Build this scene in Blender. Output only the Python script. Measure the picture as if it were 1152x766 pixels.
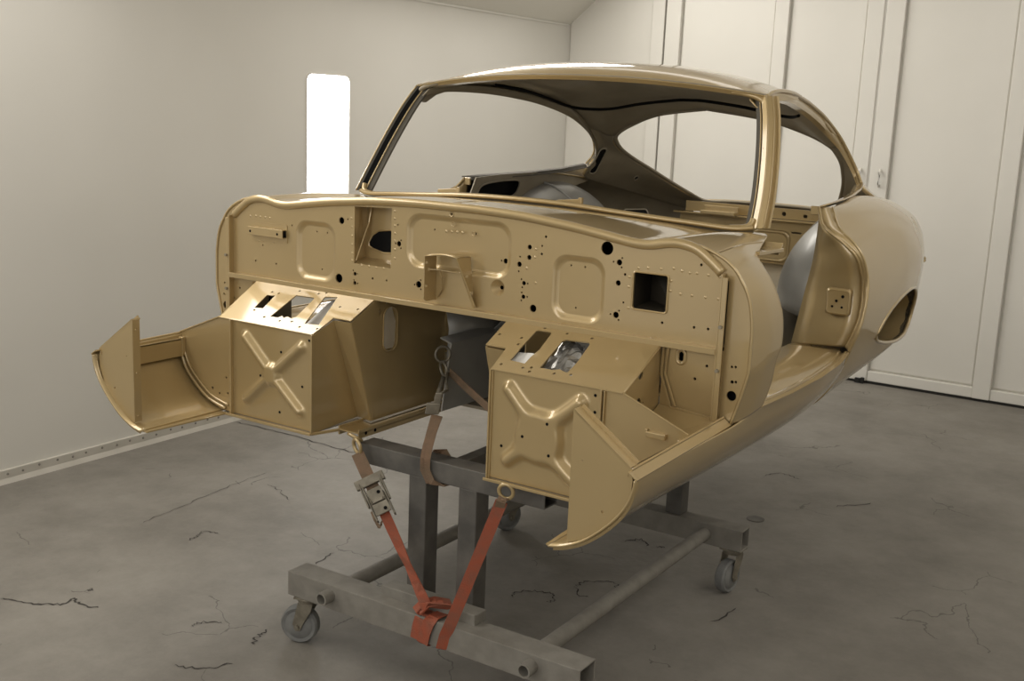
import bpy, bmesh, math, random
from mathutils import Matrix, Vector
for o in list(bpy.data.objects): bpy.data.objects.remove(o)
random.seed(4)
S = 1.12          # metres per modelling unit
ZF = 0.87         # floor lies at z = -0.87 units
SC = bpy.context.scene
COL = SC.collection

# ------------------------------------------------------------------ camera
cam = bpy.data.cameras.new('camera'); cam.sensor_width = 36; cam.lens = 39.524
cam.clip_start = .05
co = bpy.data.objects.new('camera', cam); COL.objects.link(co); SC.camera = co
CM = [[0.837642, -0.143423, 0.527054], [0.544684, 0.147008, -0.825656], [0.040937, 0.978682, 0.20126]]
co.matrix_world = Matrix([CM[0] + [1.73261], CM[1] + [-2.36562], CM[2] + [1.49051], [0, 0, 0, 1]])

# ------------------------------------------------------------------ world / lights
w = bpy.data.worlds.new('world'); SC.world = w; w.use_nodes = True
w.node_tree.nodes['Background'].inputs[0].default_value = (1, .985, .96, 1)
w.node_tree.nodes['Background'].inputs[1].default_value = .7
def area(name, loc, target, size, power, col=(1, .95, .86)):
    l = bpy.data.lights.new(name, 'AREA'); l.shape = 'RECTANGLE'; l.size, l.size_y = size
    l.energy = power; l.color = col
    o = bpy.data.objects.new(name, l); COL.objects.link(o)
    o.location = Vector(loc)
    d = Vector(target) - Vector(loc)
    o.rotation_euler = d.to_track_quat('-Z', 'Y').to_euler()
    return o
def cove_light(loc, half_u, half_y, power, col=(1, .96, .89)):   # lamp lying on the 40 degree cove, long side along y
    l = bpy.data.lights.new('cove_light', 'AREA'); l.shape = 'RECTANGLE'; l.size = 2 * half_u; l.size_y = 2 * half_y; l.energy = power; l.color = col
    o = bpy.data.objects.new('cove_light', l); COL.objects.link(o)
    z = Vector((-.635, 0, .772)); y = Vector((0, 1, 0)); x = y.cross(z)
    o.matrix_world = Matrix(((x.x, y.x, z.x, loc[0]), (x.y, y.y, z.y, loc[1]), (x.z, y.z, z.z, loc[2]), (0, 0, 0, 1)))
cove_light((-1.70, -.75, 2.34), .30, 1.21, 34)
cove_light((-1.54, 2.72, 2.50), .22, .95, 26)
area('fill_light', (.2, 2.6, 2.9), (.2, 3.1, 0), (3.2, 1.2), 16, (1, .96, .9))  # this and the next two: unseen fill lamps added to even the light
area('fill_light', (2.2, .6, 2.9), (.4, .8, .6), (4.2, 1.5), 42, (1, .96, .9))
area('fill_light', (.6, -4.2, 2.5), (0, 0, .9), (3.4, 1.4), 44, (1, .96, .9))
SC.view_settings.view_transform = 'Standard'; SC.view_settings.look = 'None'
SC.view_settings.gamma = 1; SC.view_settings.use_curve_mapping = False
SC.view_settings.exposure = 0.06

# ------------------------------------------------------------------ materials
def mat(name, col, rough=.5, metal=0., coat=0., noise=None, bump=0., bscale=60, spec=.5, emit=0.):
    m = bpy.data.materials.new(name); m.use_nodes = True
    nt = m.node_tree; b = nt.nodes['Principled BSDF']
    b.inputs['Roughness'].default_value = rough; b.inputs['Metallic'].default_value = metal
    b.inputs['Coat Weight'].default_value = coat; b.inputs['Coat Roughness'].default_value = .06
    b.inputs['Specular IOR Level'].default_value = spec
    b.inputs['Base Color'].default_value = (*col, 1)
    tc = nt.nodes.new('ShaderNodeTexCoord')
    if noise:
        col2, sc, det = noise
        n = nt.nodes.new('ShaderNodeTexNoise'); n.inputs['Scale'].default_value = sc; n.inputs['Detail'].default_value = det
        nt.links.new(tc.outputs['Object'], n.inputs['Vector'])
        r = nt.nodes.new('ShaderNodeValToRGB'); r.color_ramp.elements[0].position = .35; r.color_ramp.elements[1].position = .65
        r.color_ramp.elements[0].color = (*col, 1); r.color_ramp.elements[1].color = (*col2, 1)
        nt.links.new(n.outputs['Fac'], r.inputs['Fac']); nt.links.new(r.outputs['Color'], b.inputs['Base Color'])
    if bump:
        n2 = nt.nodes.new('ShaderNodeTexNoise'); n2.inputs['Scale'].default_value = bscale; n2.inputs['Detail'].default_value = 4
        nt.links.new(tc.outputs['Object'], n2.inputs['Vector'])
        bp = nt.nodes.new('ShaderNodeBump'); bp.inputs['Strength'].default_value = bump; bp.inputs['Distance'].default_value = .01
        nt.links.new(n2.outputs['Fac'], bp.inputs['Height']); nt.links.new(bp.outputs['Normal'], b.inputs['Normal'])
    if emit:
        b.inputs['Emission Color'].default_value = (1, 1, 1, 1); b.inputs['Emission Strength'].default_value = emit
    return m
GOLD = mat('gold_metallic_paint', (.45, .332, .158), .42, .48, 1., noise=((.47, .347, .168), 3, 2))
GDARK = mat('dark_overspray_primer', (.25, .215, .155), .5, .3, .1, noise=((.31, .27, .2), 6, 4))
PILL = mat('dark_pillar_matte', (.10, .09, .072), .75, .1, 0)  # flat dark tone for left pillar, side flanges and left window sill
DBROWN = mat('recess_shade', (.035, .028, .018), .6)  # dark brown puts the unlit depth of the square recess into its colour
PRIMER = mat('grey_primer', (.31, .302, .28), .42, .3, .1, noise=((.38, .372, .345), 5, 3))
BLACK = mat('black_trim_and_holes', (.006, .006, .006), .7, spec=.1)  # black trim; also paints the darkness inside holes and openings
UNDER = mat('speckled_underseal', (.035, .027, .015), .85, .1, noise=((.11, .085, .045), 90, 2), bump=.6, bscale=160)
WALL = mat('white_booth_paint', (.67, .652, .605), .5, noise=((.70, .682, .635), 1.2, 3), bump=.02, bscale=14)
DOORP = mat('white_door_paint', (.69, .668, .612), .42, noise=((.72, .698, .642), 2, 3), bump=.015, bscale=10)
CEIL = mat('ceiling_paint', (.74, .72, .66), .6)
STEEL = mat('galvanised_steel', (.085, .08, .072), .6, .25, noise=((.14, .13, .115), 14, 5), bump=.08, bscale=120)
DUSTY = mat('dusty_steel', (.19, .175, .15), .75, .1, noise=((.235, .22, .19), 22, 6), bump=.08, bscale=120)
ORANGE = mat('orange_webbing', (.33, .075, .035), .8, noise=((.25, .085, .05), 30, 4), bump=.3, bscale=300)
BROWNW = mat('overspray_webbing', (.21, .13, .08), .8, noise=((.15, .105, .065), 25, 4), bump=.3, bscale=300)
RUBBER = mat('grey_caster_rubber', (.14, .14, .135), .7, noise=((.2, .2, .19), 20, 4))
RATCH = mat('worn_zinc', (.17, .15, .115), .5, .4, noise=((.25, .225, .175), 40, 3))
SKIRT = mat('dusty_skirting', (.5, .475, .42), .7, noise=((.56, .53, .475), 8, 4))
PANEL = mat('lit_light_panel', (.9, .9, .9), .4, emit=9)
CRACK = mat('crack_dark', (.045, .04, .035), .95)
FOIL = mat('crumpled_foil', (.34, .33, .31), .32, .7, noise=((.42, .41, .39), 30, 3))
PAPER = mat('white_footwell_sheet', (.8, .79, .76), .6)
GAP = mat('dark_gap', (.015, .014, .012), .9)

def concrete():
    m = bpy.data.materials.new('cracked_concrete'); m.use_nodes = True; nt = m.node_tree; b = nt.nodes['Principled BSDF']
    N = nt.nodes.new; L = nt.links.new
    tc = N('ShaderNodeTexCoord')
    n = N('ShaderNodeTexNoise'); n.inputs['Scale'].default_value = 1.6; n.inputs['Detail'].default_value = 9; n.inputs['Roughness'].default_value = .72
    L(tc.outputs['Object'], n.inputs['Vector'])
    r = N('ShaderNodeValToRGB'); e = r.color_ramp.elements
    e[0].position = .3; e[0].color = (.145, .133, .115, 1); e[1].position = .72; e[1].color = (.275, .256, .225, 1)
    L(n.outputs['Fac'], r.inputs['Fac'])
    # fine wandering cracks, broken up by a mask
    d = N('ShaderNodeTexNoise'); d.inputs['Scale'].default_value = 3; d.inputs['Detail'].default_value = 5
    L(tc.outputs['Object'], d.inputs['Vector'])
    mx = N('ShaderNodeMixRGB'); mx.blend_type = 'ADD'; mx.inputs[0].default_value = .35
    L(tc.outputs['Object'], mx.inputs[1]); L(d.outputs['Color'], mx.inputs[2])
    v = N('ShaderNodeTexVoronoi'); v.feature = 'DISTANCE_TO_EDGE'; v.inputs['Scale'].default_value = 3.6
    L(mx.outputs[0], v.inputs['Vector'])
    lt = N('ShaderNodeMath'); lt.operation = 'LESS_THAN'; lt.inputs[1].default_value = .007
    L(v.outputs['Distance'], lt.inputs[0])
    k = N('ShaderNodeTexNoise'); k.inputs['Scale'].default_value = 2.3; k.inputs['Detail'].default_value = 3
    L(tc.outputs['Object'], k.inputs['Vector'])
    gt = N('ShaderNodeMath'); gt.operation = 'GREATER_THAN'; gt.inputs[1].default_value = .585
    L(k.outputs['Fac'], gt.inputs[0])
    mm = N('ShaderNodeMath'); mm.operation = 'MULTIPLY'; L(lt.outputs[0], mm.inputs[0]); L(gt.outputs[0], mm.inputs[1])
    m7 = N('ShaderNodeMath'); m7.operation = 'MULTIPLY'; m7.inputs[1].default_value = .6; L(mm.outputs[0], m7.inputs[0])
    mc = N('ShaderNodeMixRGB'); L(m7.outputs[0], mc.inputs[0]); L(r.outputs['Color'], mc.inputs[1]); mc.inputs[2].default_value = (.06, .053, .045, 1)
    L(mc.outputs[0], b.inputs['Base Color'])
    b.inputs['Roughness'].default_value = .62; b.inputs['Specular IOR Level'].default_value = .35
    n3 = N('ShaderNodeTexNoise'); n3.inputs['Scale'].default_value = 9; n3.inputs['Detail'].default_value = 8
    L(tc.outputs['Object'], n3.inputs['Vector'])
    bp = N('ShaderNodeBump'); bp.inputs['Strength'].default_value = .35; bp.inputs['Distance'].default_value = .02
    L(n3.outputs['Fac'], bp.inputs['Height']); L(bp.outputs['Normal'], b.inputs['Normal'])
    return m
CONC = concrete()

# ------------------------------------------------------------------ mesh helpers (units; mk() scales to metres)
WO = {}
def wp(p): return Vector((p[0] * S, p[1] * S, (p[2] + ZF) * S))
def put(o, origin, parent):
    WO[o.name] = origin.copy()
    if parent is None: o.location = origin
    else:
        o.parent = parent; o.location = origin - WO[parent.name]
def tag(o, label=None, cat=None, group=None, kind=None):
    if label: o['label'] = label
    if cat: o['category'] = cat
    if group: o['group'] = group
    if kind: o['kind'] = kind
    return o
def thing(name, loc, label, cat, group=None):
    o = bpy.data.objects.new(name, None); COL.objects.link(o); o.empty_display_size = .1
    put(o, wp(loc), None); return tag(o, label, cat, group)
def mk(name, vf, m, parent=None, smooth=False, solid=0, m2=None, off=-1, bevel=0, flip=False):
    V, F = vf[0], vf[1]
    P = [wp(p) for p in V]
    lo = Vector([min(p[i] for p in P) for i in range(3)]); hi = Vector([max(p[i] for p in P) for i in range(3)])
    c = (lo + hi) / 2
    if parent is None: c.z = lo.z
    me = bpy.data.meshes.new(name)
    me.from_pydata([p - c for p in P], [], [tuple(reversed(f)) if flip else f for f in F])
    me.materials.append(m)
    if m2: me.materials.append(m2)
    if smooth:
        me.polygons.foreach_set('use_smooth', [True] * len(me.polygons))
        if smooth != 'all': me.set_sharp_from_angle(angle=math.radians(smooth if smooth is not True else 40))
    me.update()
    o = bpy.data.objects.new(name, me); COL.objects.link(o); put(o, c, parent)
    if solid:
        s = o.modifiers.new('thickness', 'SOLIDIFY'); s.thickness = solid * S; s.offset = off
        if m2: s.material_offset = 1
    if bevel:
        b = o.modifiers.new('bevel', 'BEVEL'); b.width = bevel * S; b.segments = 2; b.limit_method = 'ANGLE'
    return o
def mir(vf): return ([(-x, y, z) for x, y, z in vf[0]], [tuple(reversed(f)) for f in vf[1]])
def join(*a):
    V, F = [], []
    for v, f in a:
        n = len(V); V += list(v); F += [tuple(i + n for i in q) for q in f]
    return V, F
def box(x0, x1, y0, y1, z0, z1):
    V = [(x, y, z) for x in (x0, x1) for y in (y0, y1) for z in (z0, z1)]
    return V, [(0, 1, 3, 2), (4, 6, 7, 5), (0, 4, 5, 1), (2, 3, 7, 6), (0, 2, 6, 4), (1, 5, 7, 3)]
def obox(c, ax, ay, az):   # oriented box: centre and three half-axis vectors
    c, ax, ay, az = map(Vector, (c, ax, ay, az))
    V = [tuple(c + i * ax + j * ay + k * az) for i in (-1, 1) for j in (-1, 1) for k in (-1, 1)]
    return V, [(0, 1, 3, 2), (4, 6, 7, 5), (0, 4, 5, 1), (2, 3, 7, 6), (0, 2, 6, 4), (1, 5, 7, 3)]
def quad(*p): return list(p), [tuple(range(len(p)))]
def grid(rows):
    n, m = len(rows), len(rows[0])
    V = [tuple(p) for r in rows for p in r]
    return V, [(i * m + j, i * m + j + 1, (i + 1) * m + j + 1, (i + 1) * m + j) for i in range(n - 1) for j in range(m - 1)]
def cr(P, t):   # Catmull-Rom through a list, t in 0..len-1
    i = min(int(t), len(P) - 2); u = t - i
    p = [P[max(i - 1, 0)], P[i], P[i + 1], P[min(i + 2, len(P) - 1)]]
    return tuple(.5 * (2 * b + (c - a) * u + (2 * a - 5 * b + 4 * c - d) * u * u + (3 * b - a - 3 * c + d) * u ** 3) for a, b, c, d in zip(*p))
def sp(P, n):   # n samples, uniform in control index
    return [cr(P, (len(P) - 1) * i / (n - 1)) for i in range(n)]
def loft(curves, n, m):   # curves with equal control counts
    cs = [sp(c, n) for c in curves]
    return grid([[cr([c[j] for c in cs], (len(cs) - 1) * i / (m - 1)) for j in range(n)] for i in range(m)])
def tube(path, r, n=8, ry=None, up=(0, 0, 1), cap=True, closed=False):
    P = [Vector(p) for p in path]; V, F = [], []
    up = Vector(up); k = len(P)
    for i, p in enumerate(P):
        t = (P[(i + 1) % k] - P[i - 1]) if closed else (P[min(i + 1, k - 1)] - P[max(i - 1, 0)])
        t.normalize()
        a = t.cross(up)
        if a.length < .05: a = t.cross(Vector((1, 0, .1)))
        a.normalize(); b = a.cross(t)
        for j in range(n):
            q = 2 * math.pi * (j + .5) / n
            V.append(tuple(p + a * (r * math.cos(q)) + b * ((ry or r) * math.sin(q))))
    for i in range(k if closed else k - 1):
        for j in range(n):
            F.append((i * n + j, i * n + (j + 1) % n, ((i + 1) % k) * n + (j + 1) % n, ((i + 1) % k) * n + j))
    if cap and not closed:
        F += [tuple(reversed(range(n))), tuple(range((k - 1) * n, k * n))]
    return V, F
def ribbon(path, width, th, side):   # flat strap along a path, side = width direction (or list of them)
    V, F = [], []; P = [Vector(p) for p in path]; k = len(P)
    for i, p in enumerate(P):
        t = (P[min(i + 1, k - 1)] - P[max(i - 1, 0)]).normalized()
        s = Vector(side[i] if isinstance(side, list) else side); s = (s - t * s.dot(t)).normalized(); nn = s.cross(t)
        for a, b in ((-1, -1), (1, -1), (1, 1), (-1, 1)): V.append(tuple(p + s * (a * width / 2) + nn * (b * th / 2)))
    for i in range(k - 1):
        for j in range(4): F.append((i * 4 + j, i * 4 + (j + 1) % 4, i * 4 + 4 + (j + 1) % 4, i * 4 + 4 + j))
    F += [(3, 2, 1, 0), tuple(range(4 * k - 4, 4 * k))]
    return V, F
def circ(cx, cy, r, n=0):
    n = n or (8 if r < .0035 else 12 if r < .008 else 20)
    return [(cx + r * math.cos(2 * math.pi * i / n), cy + r * math.sin(2 * math.pi * i / n)) for i in range(n)]
def rrect(cx, cy, hw, hh, r, n=6):
    out = []
    for k, (sx, sy) in enumerate(((1, 1), (-1, 1), (-1, -1), (1, -1))):
        for i in range(n + 1):
            a = math.pi / 2 * (k + i / n)
            out.append((cx + sx * (hw - r) + r * math.cos(a), cy + sy * (hh - r) + r * math.sin(a)))
    return out
def plate(outline, holes, th, O=(0, 0, 0), U=(1, 0, 0), Vv=(0, 0, 1)):
    """flat sheet with true holes; front face on plane O,U,V, thickness runs along U x V reversed"""
    cu = bpy.data.curves.new('tmp', 'CURVE'); cu.dimensions = '2D'; cu.fill_mode = 'BOTH'; cu.extrude = .5
    for poly in [outline] + holes:
        s = cu.splines.new('POLY'); s.points.add(len(poly) - 1)
        for p, q in zip(s.points, poly): p.co = (q[0] * 10, q[1] * 10, 0, 1)
        s.use_cyclic_u = True
    ob = bpy.data.objects.new('tmp', cu); COL.objects.link(ob)
    dg = bpy.context.evaluated_depsgraph_get()
    me = bpy.data.meshes.new_from_object(ob.evaluated_get(dg))
    O, U, W_ = Vector(O), Vector(U).normalized(), Vector(Vv).normalized(); N = U.cross(W_)
    V = [tuple(O + U * (v.co.x / 10) + W_ * (v.co.y / 10) + N * (v.co.z - .5) * th) for v in me.vertices]
    F = [tuple(p.vertices) for p in me.polygons]
    bpy.data.objects.remove(ob); bpy.data.curves.remove(cu); bpy.data.meshes.remove(me)
    return V, F
def dome(cx, y, cz, r, h, n=6):   # small weld pip on an x-z panel facing -y
    V = [(cx, y - h, cz)]
    for rr, hh in ((.6, .75), (1, 0)):
        V += [(cx + r * rr * math.cos(2 * math.pi * i / n), y - h * hh, cz + r * rr * math.sin(2 * math.pi * i / n)) for i in range(n)]
    F = [(0, 1 + (i + 1) % n, 1 + i) for i in range(n)] + [(1 + i, 1 + (i + 1) % n, 1 + n + (i + 1) % n, 1 + n + i) for i in range(n)]
    return V, F
def rings(rs):   # list of closed rings of equal length -> bridged, last ring filled
    n = len(rs[0]); V = [p for r in rs for p in r]; F = []
    for k in range(len(rs) - 1):
        F += [(k * n + i, k * n + (i + 1) % n, (k + 1) * n + (i + 1) % n, (k + 1) * n + i) for i in range(n)]
    F.append(tuple(range((len(rs) - 1) * n, len(rs) * n)))
    return V, F
def lathe(prof, c, axis, n=20):   # prof = [(r, h)] about an axis
    c = Vector(c); a = Vector(axis).normalized(); u = a.orthogonal().normalized(); v = a.cross(u)
    R = [[tuple(c + a * h + (u * math.cos(2 * math.pi * i / n) + v * math.sin(2 * math.pi * i / n)) * r) for i in range(n)] for r, h in prof]
    V, F = rings(R); F.append(tuple(reversed(range(n)))); return V, F

#SECTIONS
# ================================================================== SETTING
def struct(name, vf, m, parent=None, **k):
    o = mk(name, vf, m, parent, **k)
    if parent is None: o['kind'] = 'structure'
    return o
XL, YB, XR, YF = -1.89, 3.75, 2.75, -4.3
floor = struct('floor', box(XL - .05, XR + .05, YF, YB + .1, -ZF - .05, -ZF), CONC)
wy, wz, hy, hz = 1.688, .11, .137, .466
struct('wall_left', plate([(YF, -ZF), (YB + .06, -ZF), (YB + .06, .956), (YF, .956)], [rrect(wy, wz, hy, hz, .03)], .06, (XL, 0, 0), (0, 1, 0), (0, 0, 1)), WALL)
struct('trim_1', ([(XL, YF, .956), (XL, YB + .06, .956), (-.9, YB + .06, 1.77), (-.9, YF, 1.77), (XL - .06, YF, .975), (XL - .06, YB + .06, .975), (-.93, YB + .06, 1.81), (-.93, YF, 1.81)],
        [(0, 1, 2, 3), (7, 6, 5, 4), (0, 4, 5, 1), (3, 2, 6, 7), (0, 3, 7, 4), (1, 5, 6, 2)]), CEIL)
struct('trim_2', box(XL - .004, XL + .006, YF, YB - .02, .947, .958), WALL)
struct('ceiling', box(-.95, XR, YF, YB + .06, 1.77, 1.82), CEIL)
struct('wall_right', box(XR, XR + .06, YF, YB + .06, -ZF, 1.77), WALL)
struct('wall_back', box(XL - .06, XR + .06, YB + .05, YB + .1, -ZF, 1.8), DOORP)
struct('trim_3', box(XL, XR, YB - .01, YB + .05, -ZF, -ZF + .012), GAP)
bb = struct('baseboard_left', box(XL, XL + .012, YF, YB - .04, -ZF, -.822), SKIRT, bevel=.002)
struct('trim_4', ([(XL + .011, YF, -.850), (XL + .011, YB - .04, -.850), (XL + .02, YB - .04, -ZF), (XL + .02, YF, -ZF), (XL, YF, -ZF), (XL, YB - .04, -ZF)], [(0, 1, 2, 3), (0, 3, 4), (1, 5, 2), (4, 3, 2, 5), (0, 4, 5, 1)]), SKIRT)
bm0 = None
for i in range(62):
    y = -.25 + i * .0635 + random.uniform(-.008, .008)
    vf = lathe([(.0045, 0), (.004, .002), (.002, .003)], (XL + .012, y, -.836 + random.uniform(-.003, .003)), (1, 0, 0), 7)
    mk('bolt', vf, DUSTY, bb)
# folding booth doors
def leaf(n, x0, x1, stiles, panels, hx=None):
    d = struct('door_%d' % n, box(x0, x1, YB + .018, YB + .048, -.857, 1.76), DOORP)
    for a, b in stiles: mk('door_stile', box(a, b, YB - .018, YB + .02, -.857, 1.76), DOORP, d, bevel=.004)
    for a, b in panels:
        mk('door_rail', box(a, b, YB - .012, YB + .02, -.857, -.803), DOORP, d, bevel=.004)
        mk('door_rail', box(a, b, YB - .012, YB + .02, 1.7, 1.76), DOORP, d, bevel=.004)
        e = .012
        mk('door_panel', rings([[(a, YB + .015, -.803), (b, YB + .015, -.803), (b, YB + .015, 1.7), (a, YB + .015, 1.7)],
                                [(a + e, YB + .006, -.803 + e), (b - e, YB + .006, -.803 + e), (b - e, YB + .006, 1.7 - e), (a + e, YB + .006, 1.7 - e)]]), DOORP, d, flip=True)
    for h in hx or []:
        mk('door_handle', tube([(h, YB - .02, .155), (h + .002, YB - .04, .165), (h + .002, YB - .04, .225), (h, YB - .02, .236)], .007, 8), DOORP, d, smooth=True)
        mk('handle_plate', plate(rrect(h, .195, .02, .055, .018), [], .004, (0, YB - .0185, 0)), DOORP, d)
    return d
leaf(1, XL, -1.274, [(-1.35, -1.274)], [(XL, -1.35)])
leaf(2, -1.264, -.078, [(-1.264, -1.175), (-.64, -.565), (-.16, -.078)], [(-1.175, -.64), (-.565, -.16)], [-.115])
d3 = leaf(3, -.066, 1.13, [(-.066, .025), (.549, .632), (1.04, 1.13)], [(.025, .549), (.632, 1.04)], [-.014])
leaf(4, 1.14, XR, [(1.14, 1.23), (1.75, 1.83)], [(1.23, 1.75), (1.83, XR)])
mk('floor_bolt', join(box(-.03, -.005, YB - .035, YB - .018, -.868, -.845), box(.0, .016, YB - .04, YB - .018, -.868, -.84)), GAP, d3)
for x in (-.058,): mk('door_seal', box(-.078, -.066, YB - .008, YB + .02, -.85, 1.76), WALL, d3)
# lit panel in the left wall
def yz(poly, x): return [(x, a, b) for a, b in poly]
def ring_(*rs): V, F = rings(list(rs)); F.pop(); return V, F
wf = struct('window_1', ring_(yz(rrect(wy, wz, hy + .006, hz + .006, .034), XL), yz(rrect(wy, wz, hy + .006, hz + .006, .034), XL + .004),
                               yz(rrect(wy, wz, hy - .001, hz - .001, .03), XL + .004), yz(rrect(wy, wz, hy - .001, hz - .001, .03), XL - .045)), DOORP)
mk('window_pane', rings([yz(rrect(wy, wz, hy - .001, hz - .001, .03), XL - .045), yz(rrect(wy, wz, hy - .006, hz - .006, .026), XL - .043)]), PANEL, wf)
# cracks and joints picked out in the floor slab
def crack(pts, w0=.004):
    P = []; random.seed(len(pts) * 31 + int(abs(pts[0][0]) * 1000))
    n = max(6, 9 * (len(pts) - 1))
    cs = sp([(x, y, 0) for x, y in pts], n)
    Lf, Rt = [], []
    for i, (x, y, _) in enumerate(cs):
        j = cs[min(i + 1, n - 1)]; k = cs[max(i - 1, 0)]
        tx, ty = j[0] - k[0], j[1] - k[1]; l = math.hypot(tx, ty) or 1
        ww = w0 * random.uniform(.25, 1) * (0.2 if i in (0, n - 1) else 1)
        q = random.uniform(-.007, .007)
        nx, ny = -ty / l, tx / l
        Lf.append((x + nx * (q + ww), y + ny * (q + ww), -ZF + .0012)); Rt.append((x + nx * (q - ww), y + ny * (q - ww), -ZF + .0012))
    mk('floor_crack', grid([Rt, Lf]), CRACK, floor)
for pts, ww in (([(-1.857, 1.096), (-1.64, 1.11), (-1.387, 1.099), (-1.196, 1.093)], .004),
            ([(-1.071, -.486), (-.998, -.457), (-.924, -.413), (-.922, -.363), (-.889, -.379), (-.827, -.364)], .004),
            ([(-1.006, .097), (-1.013, .138), (-1.028, .174), (-.979, .194)], .003),
            ([(-1.231, .107), (-1.245, .262), (-1.278, .486), (-1.286, .707)], .0018),
            ([(-.554, -.29), (-.551, -.255), (-.508, -.228)], .003),
            ([(.001, .37), (-.009, .4), (.02, .438), (.073, .457), (.102, .428), (.095, .401)], .0028),
            ([(.104, .543), (.113, .589), (.175, .638), (.203, .605)], .0028), ([(.104, .543), (.139, .493), (.168, .502)], .0028),
            ([(-.36, -.263), (-.382, -.225), (-.386, -.184)], .004), ([(.164, 1.886), (.211, 1.952), (.291, 1.924)], .003),
            ([(.493, 1.714), (.584, 1.836)], .0035), ([(.509, .57), (.535, .694)], .003), ([(-1.195, .616), (-1.114, .599), (-1.021, .547)], .002),
            ([(-.58, .201), (-.598, .298)], .003), ([(-.941, -.312), (-.933, -.299)], .005), ([(.153, .965), (.178, .977)], .005),
            ([(.05, .94), (.09, .99), (.13, .95)], .004), ([(-.43, -.45), (-.36, -.42), (-.33, -.36)], .003)):
    crack(pts, ww)
mk('anchor_plate', lathe([(.03, 0), (.03, .002), (.024, .003)], (.312, 1.408, -ZF), (0, 0, 1), 16), STEEL, floor)

# ================================================================== CAR BODY SHELL
car = thing('car_body_shell', (0, .9, -.335), 'bare coupe car body shell in gold metallic paint strapped on a wheeled steel stand', 'car body')
def part(name, vf, m=GOLD, **k): return mk(name, vf, m, car, **k)
def both(name, vf, m=GOLD, **k):
    part(name, vf, m, **k); return part(name, mir(vf), m, **k)

RIML = [(0, .2285), (.1, .2285), (.21, .224), (.287, .218), (.36, .211), (.42, .202), (.49, .19), (.53, .189), (.57, .195), (.6, .1975), (.635, .191), (.667, .173), (.692, .157)]
RIMT = [(0, .241), (.12, .24), (.23, .236), (.31, .229), (.38, .221), (.44, .2135), (.5, .206), (.535, .2065), (.575, .2155), (.605, .215), (.64, .205), (.678, .18), (.702, .155)]
HOL = [(-.587,.086,.0022),(-.613,.042,.0026),(-.539,.042,.0026),(-.459,.164,.0022),(-.483,.147,.0022),(-.404,.138,.0022),(-.369,.138,.0022),(-.386,.044,.0022),(-.316,.174,.0085),(-.296,.179,.0022),(-.323,.029,.0115),(-.271,.046,.005),(-.271,.023,.005),(-.276,.054,.0022),(-.263,.047,.0022),(-.262,.023,.0022),(-.274,.03,.0022),(-.214,.041,.003),(-.17,.041,.0026),(-.138,.179,.0022),(-.134,.134,.0065),(-.144,.134,.0022),(-.128,.143,.0022),(-.128,.124,.0022),(-.072,.043,.008),(-.084,.041,.0022),(-.066,.054,.0022),(-.065,.032,.0022),(-.034,.177,.0022),(.025,.195,.003),(.019,.218,.003),(.083,.178,.003),(.168,.124,.006),(.157,.124,.0022),(.175,.134,.0022),(.173,.113,.0022),(.235,.163,.0055),(.235,.14,.0055),(.21,.122,.006),(.209,.106,.0022),(.211,.139,.0022),(.276,.19,.003),(.267,.169,.0024),(.267,.151,.003),(.224,.081,.005),(.217,.089,.0022),(.234,.081,.0022),(.22,.071,.0022),(.224,.05,.005),(.219,.059,.0022),(.234,.051,.0022),(.219,.041,.0022),(.251,.027,.0085),(.429,.18,.0145),(.46,.153,.0065),(.446,.153,.0022),(.466,.163,.0022),(.466,.143,.0022),(.475,.129,.003),(.46,.109,.006),(.475,.069,.0024),(.459,.04,.007),(.446,.04,.0022),(.466,.05,.0022),(.466,.03,.0022),(.568,.038,.003),(.64,.038,.003),(.671,.039,.003),(.646,.168,.003)]
RECS = [(-.402, .089, .067, .076, .036), (.363, .084, .066, .073, .036), (.038, .147, .15, .066, .04)]
for q in ((-.404,.138),(-.369,.138),(-.386,.044),(.34,.133),(.374,.133),(.356,.041)): pass
panel_h = [h for h in HOL if not any(abs(h[0] - r[0]) < r[2] and abs(h[1] - r[1]) < r[3] for r in RECS)]
rec_h = HOL + [(.339,.133,.0022),(.374,.133,.0022),(.356,.041,.0022)]
out = [(-.698, .0), (.698, .0), (.698, .152)] + [(x, z + .006) for x, z in reversed(RIML)] + [(-x, z + .006) for x, z in RIML[1:]] + [(-.698, .152)]
HEAT = [(-.274, .072), (-.158, .072), (-.158, .2175), (-.274, .212)]
SQ = rrect(.536, .0985, .039, .0385, .006, 3)
holes = [circ(*h) for h in panel_h] + [rrect(*r[:5], 8) for r in RECS] + [HEAT, SQ, circ(.154, .062, .019, 20)]
part('bulkhead_panel', plate(out, holes, .004))
DEP = .0075
for (cx, cz, hw, hh, r) in RECS:
    prof = [(0, .0004), (.003, .001), (.007, .0038), (.011, .0066), (.015, DEP)]
    R = [[(a, d, b) for a, b in rrect(cx, cz, hw - i, hh - i, max(r - i * .6, .01), 8)] for i, d in prof]
    V, F = rings(R); F.pop()
    part('pressed_recess', (V, F), GOLD, smooth='all')
    hs = [circ(h[0], h[1], h[2]) for h in rec_h if abs(h[0] - cx) < hw - .018 and abs(h[1] - cz) < hh - .018]
    part('recess_floor', plate(rrect(cx, cz, hw - .0148, hh - .0148, max(r - .0085, .01), 8), hs, .004, (0, DEP, 0)))
# conical dimple with a hole
part('dimple', (lambda q: (q[0], q[1][:-1]))(rings([[(a, d, b) for a, b in circ(.154 + o, .062 - o, rr, 20)] for rr, d, o in ((.0195, 0, 0), (.016, .003, 0), (.009, .012, 0), (.0045, .016, .001))])), smooth='all')
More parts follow.
